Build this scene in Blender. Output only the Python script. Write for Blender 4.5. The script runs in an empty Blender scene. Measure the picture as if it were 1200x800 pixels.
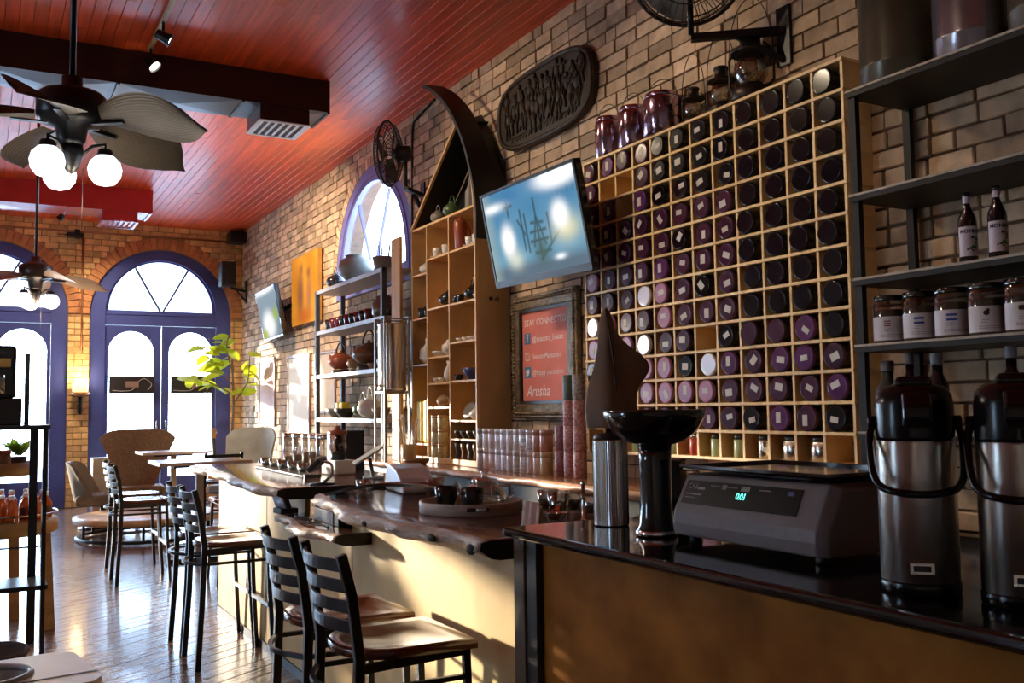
import bpy, bmesh, math, random
from mathutils import Vector, Matrix
PI = math.pi
rnd = random.Random(7)
SC = bpy.context.scene
COL = SC.collection

# ------------------------------------------------------------------ camera
CAM = Vector((0, 0, 1.48))
cam_d = bpy.data.cameras.new('camera'); cam = bpy.data.objects.new('camera', cam_d); COL.objects.link(cam)
FPX = 1122.4
cam_d.sensor_fit = 'HORIZONTAL'; cam_d.sensor_width = 36.0; cam_d.lens = 36.0 * FPX / 1200.0
cam_d.clip_start = 0.05; cam_d.clip_end = 300
_p, _y, _r = 0.068994, 0.506221, -0.0140828
_fw = Vector((math.sin(_y) * math.cos(_p), math.cos(_y) * math.cos(_p), math.sin(_p)))
_rt = Vector((math.cos(_y), -math.sin(_y), 0)); _up = _rt.cross(_fw)
_ri = _rt * math.cos(_r) + _up * math.sin(_r); _ui = _up * math.cos(_r) - _rt * math.sin(_r)
cam.matrix_world = Matrix(((_ri.x, _ui.x, -_fw.x, CAM.x), (_ri.y, _ui.y, -_fw.y, CAM.y), (_ri.z, _ui.z, -_fw.z, CAM.z), (0, 0, 0, 1)))
SC.camera = cam
def proj(p):
    q = Vector(p) - CAM; d = q.dot(_fw)
    if d < .05: return None
    return 600 + FPX * q.dot(_ri) / d, 400 - FPX * q.dot(_ui) / d, d

# ------------------------------------------------------------------ world, sun, exposure
SC.view_settings.view_transform = 'Standard'; SC.view_settings.look = 'None'
SC.view_settings.gamma = 1.0; SC.view_settings.exposure = 0.22
SC.view_settings.use_curve_mapping = False
SC.cycles.use_denoising = True
SC.cycles.max_bounces = 8; SC.cycles.diffuse_bounces = 4; SC.cycles.glossy_bounces = 4
SC.cycles.transmission_bounces = 6; SC.cycles.transparent_max_bounces = 12
SC.cycles.sample_clamp_indirect = 6.0; SC.cycles.caustics_reflective = False; SC.cycles.caustics_refractive = False
W = bpy.data.worlds.new('sky'); SC.world = W; W.use_nodes = True
nt = W.node_tree; bg = nt.nodes['Background']
tc = nt.nodes.new('ShaderNodeTexCoord'); sp = nt.nodes.new('ShaderNodeSeparateXYZ'); rp = nt.nodes.new('ShaderNodeValToRGB')
nt.links.new(tc.outputs['Generated'], sp.inputs[0]); nt.links.new(sp.outputs['Z'], rp.inputs[0]); nt.links.new(rp.outputs[0], bg.inputs['Color'])
rp.color_ramp.elements[0].position = 0.0; rp.color_ramp.elements[0].color = (.58, .79, 1, 1)
rp.color_ramp.elements[1].position = .7; rp.color_ramp.elements[1].color = (.40, .65, 1, 1)
bg.inputs['Strength'].default_value = 21.0
sun_d = bpy.data.lights.new('sun', 'SUN'); sun = bpy.data.objects.new('sun', sun_d); COL.objects.link(sun)
sun_d.energy = 15; sun_d.angle = .03; sun_d.color = (1, .86, .66)
sun.rotation_euler = Vector((.45, -1, -.13)).to_track_quat('-Z', 'Y').to_euler()

# ------------------------------------------------------------------ materials
MATS = {}
def mat(name, col, rough=.5, metal=0., var=.12, scale=6., stretch=(1, 1, 1), bump=0., bscale=None, coat=0., rand=0., spec=.5, detail=4., col2=None, rvar=0.):
    if name in MATS: return MATS[name]
    m = bpy.data.materials.new(name); m.use_nodes = True; MATS[name] = m
    n, l = m.node_tree.nodes, m.node_tree.links
    b = n['Principled BSDF']
    b.inputs['Roughness'].default_value = rough; b.inputs['Metallic'].default_value = metal
    b.inputs['Coat Weight'].default_value = coat; b.inputs['Coat Roughness'].default_value = .12
    b.inputs['Specular IOR Level'].default_value = spec
    t = n.new('ShaderNodeTexCoord'); mp = n.new('ShaderNodeMapping'); l.new(t.outputs['Object'], mp.inputs[0])
    mp.inputs['Scale'].default_value = stretch
    nz = n.new('ShaderNodeTexNoise'); nz.inputs['Scale'].default_value = scale; nz.inputs['Detail'].default_value = detail
    nz.noise_dimensions = '4D'
    l.new(mp.outputs[0], nz.inputs['Vector'])
    oi = n.new('ShaderNodeObjectInfo'); ge = n.new('ShaderNodeNewGeometry')
    ad = n.new('ShaderNodeMath'); ad.operation = 'ADD'
    l.new(oi.outputs['Random'], ad.inputs[0]); l.new(ge.outputs['Random Per Island'], ad.inputs[1])
    mu = n.new('ShaderNodeMath'); mu.operation = 'MULTIPLY'; l.new(ad.outputs[0], mu.inputs[0]); mu.inputs[1].default_value = 13.7
    l.new(mu.outputs[0], nz.inputs['W'])
    r = n.new('ShaderNodeValToRGB'); l.new(nz.outputs['Fac'], r.inputs[0])
    c2 = col2 if col2 else [c * (1 - var) for c in col]
    c1 = col if col2 else [min(1, c * (1 + var)) for c in col]
    r.color_ramp.elements[0].position = .32; r.color_ramp.elements[0].color = (*c2, 1)
    r.color_ramp.elements[1].position = .68; r.color_ramp.elements[1].color = (*c1, 1)
    out = r.outputs[0]
    if rand > 0:
        fr = n.new('ShaderNodeMath'); fr.operation = 'FRACT'; l.new(mu.outputs[0], fr.inputs[0])
        mr = n.new('ShaderNodeMapRange'); l.new(fr.outputs[0], mr.inputs[0])
        mr.inputs['To Min'].default_value = 1 - rand; mr.inputs['To Max'].default_value = 1 + rand
        hs = n.new('ShaderNodeHueSaturation'); l.new(out, hs.inputs['Color']); l.new(mr.outputs[0], hs.inputs['Value'])
        out = hs.outputs[0]
    l.new(out, b.inputs['Base Color'])
    if rvar > 0:
        mr2 = n.new('ShaderNodeMapRange'); l.new(nz.outputs['Fac'], mr2.inputs[0])
        mr2.inputs['To Min'].default_value = max(.02, rough - rvar); mr2.inputs['To Max'].default_value = min(1, rough + rvar)
        l.new(mr2.outputs[0], b.inputs['Roughness'])
    if bump > 0:
        nb = n.new('ShaderNodeTexNoise'); nb.inputs['Scale'].default_value = bscale or scale * 4; nb.inputs['Detail'].default_value = 3
        l.new(mp.outputs[0], nb.inputs['Vector'])
        bp = n.new('ShaderNodeBump'); bp.inputs['Strength'].default_value = bump; bp.inputs['Distance'].default_value = .01
        l.new(nb.outputs['Fac'], bp.inputs['Height']); l.new(bp.outputs[0], b.inputs['Normal'])
    return m
def emis(name, col, strength, base=(.8, .8, .8)):
    m = mat(name, base, .4); b = m.node_tree.nodes['Principled BSDF']
    b.inputs['Emission Color'].default_value = (*col, 1); b.inputs['Emission Strength'].default_value = strength
    return m
def glass(name, tint=(1, 1, 1), refl=.08, rough=.02, edge=.55):
    if name in MATS: return MATS[name]
    m = bpy.data.materials.new(name); m.use_nodes = True; MATS[name] = m
    n, l = m.node_tree.nodes, m.node_tree.links; n.remove(n['Principled BSDF'])
    tr = n.new('ShaderNodeBsdfTransparent'); tr.inputs[0].default_value = (*tint, 1)
    gl = n.new('ShaderNodeBsdfGlossy'); gl.inputs['Roughness'].default_value = rough
    lw = n.new('ShaderNodeLayerWeight'); lw.inputs['Blend'].default_value = .35
    ml = n.new('ShaderNodeMath'); ml.operation = 'MULTIPLY_ADD'; l.new(lw.outputs['Facing'], ml.inputs[0])
    ml.inputs[1].default_value = edge; ml.inputs[2].default_value = refl
    mx = n.new('ShaderNodeMixShader'); l.new(ml.outputs[0], mx.inputs[0]); l.new(tr.outputs[0], mx.inputs[1]); l.new(gl.outputs[0], mx.inputs[2])
    l.new(mx.outputs[0], n['Material Output'].inputs['Surface'])
    return m
def attr_mat(name, strength=0., rough=.3):
    """flat print or screen picture, read from the mesh's own colour layer"""
    m = bpy.data.materials.new(name); m.use_nodes = True; MATS[name] = m
    n, l = m.node_tree.nodes, m.node_tree.links; b = n['Principled BSDF']
    a = n.new('ShaderNodeAttribute'); a.attribute_name = 'print'
    b.inputs['Roughness'].default_value = rough; b.inputs['Specular IOR Level'].default_value = 0.
    if strength > 0:
        b.inputs['Base Color'].default_value = (.01, .01, .01, 1)
        l.new(a.outputs['Color'], b.inputs['Emission Color']); b.inputs['Emission Strength'].default_value = strength
    else: l.new(a.outputs['Color'], b.inputs['Base Color'])
    return m

def brushed(m, an=.8):
    n, l = m.node_tree.nodes, m.node_tree.links; b = n['Principled BSDF']; b.inputs['Anisotropic'].default_value = an; b.inputs['Anisotropic Rotation'].default_value = .25
    t = n.new('ShaderNodeTangent'); t.direction_type = 'RADIAL'; t.axis = 'Z'; l.new(t.outputs[0], b.inputs['Tangent']); return m
# ------------------------------------------------------------------ mesh helpers
class MB:
    def __init__(s): s.v = []; s.f = []; s.m = []; s.s = []
    def add(s, V, F, mi=0, smooth=False, M=None):
        o = len(s.v)
        for p in V:
            p = Vector(p); s.v.append(tuple(M @ p) if M is not None else tuple(p))
        for f in F: s.f.append([o + i for i in f]); s.m.append(mi); s.s.append(smooth)
        return s
    def box(s, x0, x1, y0, y1, z0, z1, mi=0, M=None):
        V = [(x0, y0, z0), (x1, y0, z0), (x1, y1, z0), (x0, y1, z0), (x0, y0, z1), (x1, y0, z1), (x1, y1, z1), (x0, y1, z1)]
        return s.add(V, [(0, 3, 2, 1), (4, 5, 6, 7), (0, 1, 5, 4), (1, 2, 6, 5), (2, 3, 7, 6), (3, 0, 4, 7)], mi, False, M)
    def cbox(s, c, d, mi=0, M=None):
        return s.box(c[0] - d[0] / 2, c[0] + d[0] / 2, c[1] - d[1] / 2, c[1] + d[1] / 2, c[2] - d[2] / 2, c[2] + d[2] / 2, mi, M)
    def lathe(s, prof, n=20, mi=0, M=None, smooth=True, caps=True, c=(0, 0, 0), sy=1.):
        V = []; F = []
        for r, z in prof:
            for k in range(n):
                a = 2 * PI * k / n; V.append((c[0] + r * math.cos(a), c[1] + sy * r * math.sin(a), c[2] + z))
        for i in range(len(prof) - 1):
            for k in range(n):
                k2 = (k + 1) % n; F.append((i * n + k, i * n + k2, (i + 1) * n + k2, (i + 1) * n + k))
        s.add(V, F, mi, smooth, M)
        if caps:
            b = len(s.v) - len(V)
            if prof[0][0] > 1e-4: s.f.append([b + k for k in range(n)][::-1]); s.m.append(mi); s.s.append(False)
            if prof[-1][0] > 1e-4: s.f.append([b + (len(prof) - 1) * n + k for k in range(n)]); s.m.append(mi); s.s.append(False)
        return s
    def tube(s, path, r, n=8, mi=0, closed=False, smooth=True, M=None):
        P = [Vector(p) for p in path]; N = len(P); V = []; F = []
        up = None
        for i, p in enumerate(P):
            if closed: t = P[(i + 1) % N] - P[i - 1]
            else: t = P[min(i + 1, N - 1)] - P[max(i - 1, 0)]
            t.normalize()
            if up is None: up = Vector((0, 0, 1)) if abs(t.z) < .9 else Vector((1, 0, 0))
            a = t.cross(up)
            if a.length < 1e-5: a = t.orthogonal()
            a.normalize(); b = a.cross(t); up = b
            rr = r[i] if isinstance(r, (list, tuple)) else r
            for k in range(n):
                q = 2 * PI * (k + .5) / n; V.append(p + a * (rr * math.cos(q)) + b * (rr * math.sin(q)))
        for i in range(N if closed else N - 1):
            j = (i + 1) % N
            for k in range(n):
                k2 = (k + 1) % n; F.append((i * n + k, j * n + k, j * n + k2, i * n + k2))
        if not closed: F.append(tuple(range(n))); F.append(tuple((N - 1) * n + k for k in range(n))[::-1])
        return s.add(V, F, mi, smooth, M)
    def bar(s, a, b, w, h, mi=0, up=(0, 0, 1)):
        a, b = Vector(a), Vector(b); t = (b - a); L = t.length; t.normalize()
        u = Vector(up); x = t.cross(u)
        if x.length < 1e-4: x = t.orthogonal()
        x.normalize(); z = x.cross(t)
        M = Matrix(((x.x, t.x, z.x, a.x), (x.y, t.y, z.y, a.y), (x.z, t.z, z.z, a.z), (0, 0, 0, 1)))
        return s.box(-w / 2, w / 2, 0, L, -h / 2, h / 2, mi, M)
    def sweep(s, path, prof, mi=0, up=(0, 0, 1), smooth=False):
        """sweep a closed 2-D profile [(side, up)] along a path with fixed up"""
        P = [Vector(p) for p in path]; N = len(P); n = len(prof); V = []; F = []; u = Vector(up)
        for i, p in enumerate(P):
            t = (P[min(i + 1, N - 1)] - P[max(i - 1, 0)]).normalized(); x = t.cross(u).normalized(); z = x.cross(t)
            for a, b in prof: V.append(p + x * a + z * b)
        for i in range(N - 1):
            for k in range(n):
                k2 = (k + 1) % n; F.append((i * n + k, i * n + k2, (i + 1) * n + k2, (i + 1) * n + k))
        F.append(tuple(range(n))[::-1]); F.append(tuple((N - 1) * n + k for k in range(n)))
        return s.add(V, F, mi, smooth)
    def prism(s, poly, z0, z1, mi=0, M=None, smooth=False):
        n = len(poly); V = [(x, y, z0) for x, y in poly] + [(x, y, z1) for x, y in poly]
        F = [tuple(range(n))[::-1], tuple(range(n, 2 * n))] + [(k, (k + 1) % n, n + (k + 1) % n, n + k) for k in range(n)]
        return s.add(V, F, mi, smooth, M)
    def grid(s, fn, nu, nv, mi=0, smooth=True, M=None):
        V = [fn(i / nu, j / nv) for j in range(nv + 1) for i in range(nu + 1)]
        F = [(j * (nu + 1) + i, j * (nu + 1) + i + 1, (j + 1) * (nu + 1) + i + 1, (j + 1) * (nu + 1) + i) for j in range(nv) for i in range(nu)]
        return s.add(V, F, mi, smooth, M)
    def ell(s, c, r, n=14, m=9, mi=0, M=None):
        prof = [(max(1e-5, math.sin(PI * i / m)), -math.cos(PI * i / m)) for i in range(m + 1)]
        T = Matrix.Translation(c) @ Matrix.Diagonal((*r, 1))
        if M is not None: T = M @ T
        return s.lathe(prof, n, mi, T, True, False)
    def mesh(s, name, mats):
        me = bpy.data.meshes.new(name); me.from_pydata(s.v, [], s.f)
        for m in (mats if isinstance(mats, (list, tuple)) else [mats]): me.materials.append(m)
        me.polygons.foreach_set('material_index', s.m); me.polygons.foreach_set('use_smooth', s.s)
        me.update(); return me
    def build(s, name, mats, parent=None, loc=(0, 0, 0), rot=(0, 0, 0), bev=0., seg=2, **kw):
        me = s.mesh(name, mats)
        bm = bmesh.new(); bm.from_mesh(me); bmesh.ops.recalc_face_normals(bm, faces=bm.faces); bm.to_mesh(me); bm.free()
        return put(name, me, parent, loc, rot, bev, seg, **kw)
def put(name, me, parent=None, loc=(0, 0, 0), rot=(0, 0, 0), bev=0., seg=2, label=None, cat=None, group=None, kind=None):
    o = bpy.data.objects.new(name, me); COL.objects.link(o); o.parent = parent; o.location = loc; o.rotation_euler = rot
    if bev > 0:
        b = o.modifiers.new('bevel', 'BEVEL'); b.width = bev; b.segments = seg; b.limit_method = 'ANGLE'; b.angle_limit = .6
    return tag(o, label, cat, group, kind)
def tag(o, label=None, cat=None, group=None, kind=None):
    if label: o['label'] = label
    if cat: o['category'] = cat
    if group: o['group'] = group
    if kind: o['kind'] = kind
    return o
def thing(name, label, cat, loc=(0, 0, 0), rz=0., group=None, rot=None):
    o = bpy.data.objects.new(name, None); COL.objects.link(o); o.empty_display_size = .05
    o.location = loc; o.rotation_euler = rot if rot else (0, 0, rz)
    return tag(o, label, cat, group)
def dup(root, loc, rz=None, label=None, group=None, scale=None, rot=None):
    def cp(o, par):
        c = o.copy(); COL.objects.link(c); c.parent = par
        for ch in [x for x in list(o.children)]: cp(ch, c)
        return c
    r = cp(root, None); r.location = loc
    if rz is not None: r.rotation_euler = (0, 0, rz)
    if rot: r.rotation_euler = rot
    if scale: r.scale = (scale,) * 3 if not isinstance(scale, tuple) else scale
    if label: r['label'] = label
    if group: r['group'] = group
    return r
def plate(loops, depth, mats, name):
    """flat plate in local XY with holes, thickness depth along Z centred on 0"""
    cu = bpy.data.curves.new('c', 'CURVE'); cu.dimensions = '2D'; cu.fill_mode = 'BOTH'; cu.extrude = depth / 2
    for L in loops:
        s = cu.splines.new('POLY'); s.points.add(len(L) - 1); s.use_cyclic_u = True
        for i, (x, y) in enumerate(L): s.points[i].co = (x, y, 0, 1)
    o = bpy.data.objects.new('c', cu); COL.objects.link(o)
    dg = bpy.context.evaluated_depsgraph_get(); dg.update()
    me = bpy.data.meshes.new_from_object(o.evaluated_get(dg)); me.name = name
    bpy.data.objects.remove(o); bpy.data.curves.remove(cu)
    me.materials.clear()
    for m in (mats if isinstance(mats, (list, tuple)) else [mats]): me.materials.append(m)
    return me
_FONTS = {}
def text_mesh(txt, size, mats, depth=.0005, name='lettering', align='CENTER', shear=0., spacing=1., bold=0.):
    cu = bpy.data.curves.new('t', 'FONT'); cu.body = txt; cu.size = size; cu.extrude = depth; cu.align_x = align; cu.align_y = 'CENTER'
    cu.resolution_u = 2; cu.shear = shear; cu.space_character = spacing; cu.offset = bold
    o = bpy.data.objects.new('t', cu); COL.objects.link(o)
    dg = bpy.context.evaluated_depsgraph_get(); dg.update()
    me = bpy.data.meshes.new_from_object(o.evaluated_get(dg)); me.name = name
    bpy.data.objects.remove(o); bpy.data.curves.remove(cu)
    me.materials.clear(); me.materials.append(mats); return me
def arch(cx, w, z0, zs, n=24, zr=None):
    """closed arch outline: half width w, sill z0, spring zs"""
    zr = zr or w
    return [(cx - w, z0), (cx + w, z0)] + [(cx + w * math.cos(PI * k / n), zs + zr * math.sin(PI * k / n)) for k in range(n + 1)]
ORD = ['first', 'second', 'third', 'fourth', 'fifth', 'sixth', 'seventh', 'eighth', 'ninth', 'tenth', 'eleventh', 'twelfth', 'thirteenth']
# plates stand in the XZ plane (end wall) or the YZ plane (side wall)
ROT_END = (PI / 2, 0, 0)
ROT_SIDE = (PI / 2, 0, PI / 2)
# ------------------------------------------------------------------ materials of the place
brick_m = mat('brick', (.52, .37, .24), .85, var=.25, scale=9, bump=.5, bscale=30, rand=.35)
brick_end_m = mat('brick_end', (.72, .46, .20), .8, var=.25, scale=8, bump=.35, bscale=25, rand=.25)  # end wall's warm lamplight put into an orange brick colour
mortar_m = mat('mortar', (.15, .10, .065), .95, var=.3, scale=14, bump=.4)
vous_m = mat('brick_arch', (.52, .22, .09), .8, var=.25, scale=8, bump=.35, rand=.2)
red_m = mat('red_ceiling_paint', (.74, .090, .020), .42, var=.2, scale=3, stretch=(8, .6, 1), bump=.06, bscale=9, rand=.12, coat=.12, spec=.4)
redgap_m = mat('ceiling_gap', (.12, .010, .006), .7)
floor_m = mat('floorboard', (.21, .12, .09), .26, var=.3, scale=5, stretch=(.7, 12, 1), bump=.05, bscale=14, rand=.22, rvar=.06, coat=.35, spec=.6)
gap_m = mat('floor_gap', (.012, .008, .006), .9, spec=.1)
plaster_m = mat('plaster', (.58, .47, .36), .9, var=.1)
blue_m = mat('blue_paint', (.055, .075, .30), .38, var=.15, scale=3, bump=.08)
lilac_m = mat('lilac_paint', (.16, .15, .42), .5, var=.12, scale=3)
pane_m = glass('window_pane', (.97, .98, 1), .05)
black_m = mat('black_metal', (.009, .009, .010), .34, var=.3, scale=10, spec=.35)
blackgloss_m = mat('black_gloss', (.008, .008, .009), .08, var=.2, coat=.6)
dark_m = mat('dark_plastic', (.02, .02, .022), .45, var=.2)
steel_m = mat('brushed_steel', (.62, .60, .57), .26, 1., var=.12, scale=5, stretch=(1, 1, .05))
chrome_m = mat('chrome', (.75, .75, .76), .08, 1., var=.05)
pine_m = mat('pine', (.62, .36, .13), .5, var=.16, scale=4, stretch=(1, 1, 6), rand=.08)
pinein_m = mat('pine_panel', (.55, .26, .07), .5, var=.22, scale=3, stretch=(1, 3, 1))
ply_m = mat('maple_ply', (.72, .52, .25), .5, spec=.2, var=.14, scale=2.2, stretch=(1, 1.6, .7), detail=6, rvar=.06)
white_m = mat('white_plastic', (.86, .85, .84), .35, var=.06)
gray_m = mat('grey_plastic', (.26, .25, .27), .4, var=.08)
paper_m = mat('paper', (.75, .72, .68), .7, var=.05)
cream_m = mat('cream_paint', (.60, .50, .36), .6)
L_END, X_W, Z_C = 16.8, 3.96, 4.615
X_L, Y_R = -6.4, -2.2

# occluders in the picture, only to choose which bricks stay single objects
OCC = [((680, 60), (1010, 560)), ((556, 180), (690, 336)), ((484, 235), (592, 545)), ((586, 60), (704, 180)), ((985, 0), (1200, 60))]
def score(pts):
    q = [proj(p) for p in pts]
    if any(a is None for a in q): return 0
    xs = [a[0] for a in q]; ys = [a[1] for a in q]; cx = sum(xs) / len(xs); cy = sum(ys) / len(ys)
    if not (0 < cx < 1200 and 0 < cy < 800): return 0
    for (a, b), (c, d) in OCC:
        if a < cx < c and b < cy < d: return 0
    return (max(xs) - min(xs)) * (max(ys) - min(ys))
def lay(pieces, parent, name, mats, rest_name, limit=296, bev=.004):
    """pieces: (score, centre, size(dx,dy,dz), rotation) -> the best ones single child objects sharing meshes, the rest one stuff part"""
    pieces.sort(key=lambda p: -p[0]); cache = {}; rest = MB()
    for i, (sc, c, d, rot) in enumerate(pieces):
        if i < limit and sc > 0:
            k = tuple(round(q, 3) for q in d)
            if k not in cache:
                bm = bmesh.new(); bmesh.ops.create_cube(bm, size=1); bmesh.ops.scale(bm, vec=k, verts=bm.verts)
                if bev: bmesh.ops.bevel(bm, geom=bm.edges, offset=bev, segments=1, affect='EDGES')
                me = bpy.data.meshes.new(name); bm.to_mesh(me); bm.free(); me.materials.append(mats); cache[k] = me
            put(name, cache[k], parent, c, rot)
        else:
            M = Matrix.Translation(c) @ Matrix.Rotation(rot[1], 4, 'Y') if rot[1] else Matrix.Translation(c) @ Matrix.Rotation(rot[2], 4, 'Z')
            rest.cbox((0, 0, 0), d, 0, M)
    if rest.v: rest.build(rest_name, mats, parent, kind='stuff')

# ------------------------------------------------------------------ end wall with arched doors
DOORX = [2.632, .072, -2.488]; DW, DS = 1.118, 3.087  # last door is unseen, added to let sun onto the bar front
loops = [[(X_L - .2, 0), (X_W + .2, 0), (X_W + .2, Z_C), (X_L - .2, Z_C)]] + [arch(x, DW, .0001, DS) for x in DOORX] + [arch(-4.45, .46, .45, 2.45)]
wall_end = put('wall_end', plate(loops, .3, mat('mortar_end', (.34, .20, .095), .95, var=.25, scale=14, bump=.4), 'wall_end'), None, (0, L_END + .15, 0), ROT_END, kind='structure')
BH, BL, GAP = .098, .252, .011
R2 = DW + .20
P = []
nc = int(Z_C / BH)
for c in range(nc + 1):
    z0 = c * BH; z1 = min(z0 + BH, Z_C); zc = (z0 + z1) / 2
    if z1 - z0 < .03: continue
    cuts = [(-4.95, -3.95)] if .4 < zc < 2.95 else []
    for dx in DOORX:
        if zc < DS: cuts.append((dx - DW, dx + DW))
        elif zc < DS + R2 - .01:
            h = math.sqrt(R2 * R2 - (zc - DS) ** 2); cuts.append((dx - h, dx + h))
    x = X_L + (0 if c % 2 else -BL / 2)
    if c % 6 == 5: bl = BL / 2
    else: bl = BL
    while x < X_W:
        a, b = max(x, X_L), min(x + bl, X_W); x += bl
        segs = [(a, b)]
        for u, v in cuts:
            ns = []
            for (p, q) in segs:
                if v <= p or u >= q: ns.append((p, q)); continue
                if p < u: ns.append((p, u))
                if q > v: ns.append((v, q))
            segs = ns
        for p, q in segs:
            if q - p < .04: continue
            cc = ((p + q) / 2, L_END - .004 - rnd.random() * .006, zc)
            d = (round(q - p, 2) - GAP, .03, round(z1 - z0, 3) - GAP)
            P.append((score([(p, L_END, z0), (q, L_END, z1)]), cc, d, (0, 0, 0)))
VP_ = []
for dx in DOORX:
    nv = 36
    for k in range(nv):
        a = PI * (k + .5) / nv; r = DW + .10
        c = (dx + r * math.cos(a), L_END - .009, DS + r * math.sin(a))
        VP_.append((score([c, (c[0] + .1, c[1], c[2] + .1)]), c, (.19, .03, PI * r / nv - .012), (0, -a, 0)))
# bricks are children of the wall but the wall plate is rotated: hang them on the wall through its inverse
inv = wall_end.rotation_euler.to_matrix().to_4x4()
wall_end.data.transform(inv); wall_end.rotation_euler = (0, 0, 0); wall_end.location = (0, 0, 0)
wall_end.data.transform(Matrix.Translation((0, L_END + .15, 0)))
lay(P, wall_end, 'brick', brick_end_m, 'far_bricks', 230)
lay(VP_, wall_end, 'arch_brick', vous_m, 'far_arch_bricks', 66)

def make_door(n, cx):
    d = bpy.data.objects.new('door_%d' % n, None); COL.objects.link(d); d.location = (cx, L_END + .12, 0); d['kind'] = 'structure'
    put('door_casing', plate([arch(0, DW, 0, DS, 32), arch(0, DW - .235, .02, DS + .06, 32)], .16, lilac_m if n > 9 else blue_m, 'door_casing'), d, (0, 0, 0), ROT_END, .008)
    fr = MB().box(-.885, .885, -.05, .05, 2.93, 3.15).box(-.885, .885, -.065, .065, 3.10, 3.15)
    fr.build('transom_bar', blue_m, d, bev=.006)
    sash = plate([arch(0, .882, 3.15, 3.15, 32), arch(0, .83, 3.18, 3.18, 32)], .05, blue_m, 'transom_sash'); put('transom_sash', sash, d, (0, 0, 0), ROT_END)
    put('pane', plate([arch(0, .84, 3.17, 3.17, 32)], .006, pane_m, 'pane'), d, (0, 0, 0), ROT_END)
    for s in (-1, 1):
        MB().bar((s * .02, 0, 3.17), (s * .42, 0, 3.17 + .72), .03, .05, 0, (0, 1, 0)).build('glazing_bar', mat('dark_glazing_bar', (.02, .025, .06), .5), d)
    for s in (-1, 1):
        c = s * .442
        lf = put('door_leaf', plate([[(c - .438, .02), (c + .438, .02), (c + .438, 2.925), (c - .438, 2.925)], arch(s * .475, .352, .42, 2.48, 28)], .055, blue_m, 'door_leaf'), d, (0, 0, 0), ROT_END, .006)
        put('pane', plate([arch(s * .475, .36, .41, 2.48, 28)], .006, pane_m, 'pane'), lf, (0, 0, 0), (0, 0, 0))
        MB().box(c - .36, c + .36, .026, .04, .10, .36).build('kick_panel', blue_m, lf, (0, 0, 0), (-PI / 2, 0, 0), bev=.008)
        hb = MB().tube([(s * .07, -.03, 1.12), (s * .07, -.07, 1.14), (s * .07, -.07, 1.34), (s * .07, -.03, 1.36)], .011, 8)
        hb.build('door_handle', steel_m, lf, (0, 0, 0), (-PI / 2, 0, 0))
    return d
for i, x in enumerate(DOORX): make_door(i + 1, x)
w2 = bpy.data.objects.new('added_window_2', None); COL.objects.link(w2); w2.location = (-4.45, L_END + .12, 0); w2['kind'] = 'structure'  # unseen window added so sun reaches the near bar panel
put('window_frame', plate([arch(0, .50, .43, 2.45), arch(0, .40, .53, 2.45)], .14, blue_m, 'window_frame'), w2, (0, 0, 0), ROT_END)
put('pane', plate([arch(0, .41, .52, 2.45)], .006, pane_m, 'pane'), w2, (0, 0, 0), ROT_END)

# ------------------------------------------------------------------ side wall with lunette window
WY, WR, WZ = 10.45, 1.26, 3.06
WB = 2.86
loops = [[(Y_R, 0), (L_END + .3, 0), (L_END + .3, Z_C), (Y_R, Z_C)], arch(WY, WR, WB, WZ)]
me = plate(loops, .3, mortar_m, 'wall_right'); me.transform(Matrix.Translation((X_W + .15, 0, 0)) @ Vector((0, 0, 0)).to_track_quat('X', 'Y').to_matrix().to_4x4() if False else Matrix.Translation((X_W + .15, 0, 0)) @ Matrix(((0, 0, 1, 0), (1, 0, 0, 0), (0, 1, 0, 0), (0, 0, 0, 1))))
wall_right = put('wall_right', me, kind='structure')
P = []; R2 = WR + .13
for c in range(nc + 1):
    z0 = c * BH; z1 = min(z0 + BH, Z_C); zc = (z0 + z1) / 2
    if z1 - z0 < .03: continue
    cut = None
    if WB < zc < WZ: cut = (WY - WR, WY + WR)
    elif WZ <= zc < WZ + R2 - .01:
        h = math.sqrt(R2 * R2 - (zc - WZ) ** 2); cut = (WY - h, WY + h)
    y = Y_R + (0 if c % 2 else -BL / 2) + rnd.uniform(-.02, .02)
    while y < L_END:
        bl = BL if rnd.random() > .12 else BL * .52
        a, b = max(y, Y_R), min(y + bl, L_END); y += bl
        segs = [(a, b)]
        if cut:
            u, v = cut; ns = []
            for (p, q) in segs:
                if v <= p or u >= q: ns.append((p, q)); continue
                if p < u: ns.append((p, u))
                if q > v: ns.append((v, q))
            segs = ns
        for p, q in segs:
            if q - p < .04: continue
            cc = (X_W + .004 - rnd.random() * .014, (p + q) / 2, zc + rnd.uniform(-.003, .003))
            d = (.04, round(q - p, 2) - GAP - rnd.choice((0, .004)), round(z1 - z0, 3) - GAP - rnd.choice((0, .004)))
            P.append((score([(X_W, p, z0), (X_W, q, z1)]), cc, d, (0, 0, 0)))
lay(P, wall_right, 'brick', brick_m, 'far_bricks', 296, .005)
arcb = MB()
for k in range(40):
    a = PI * (k + .5) / 40; r = WR + .065
    M = Matrix.Translation((X_W - .004, WY + r * math.cos(a), WZ + r * math.sin(a))) @ Matrix.Rotation(a, 4, 'X')
    o = MB().cbox((0, 0, 0), (.04, .12, PI * r / 40 - .012)).build('arch_brick', brick_m, wall_right, M.translation, M.to_euler())
SIDE = Matrix(((0, 0, 1, 0), (1, 0, 0, 0), (0, 1, 0, 0), (0, 0, 0, 1)))
def side_plate(name, loops, depth, m, parent=None, x=0., **kw):
    me = plate(loops, depth, m, name); me.transform(SIDE); return put(name, me, parent, (x, 0, 0), **kw)
win = bpy.data.objects.new('window_1', None); COL.objects.link(win); win['kind'] = 'structure'
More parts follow.
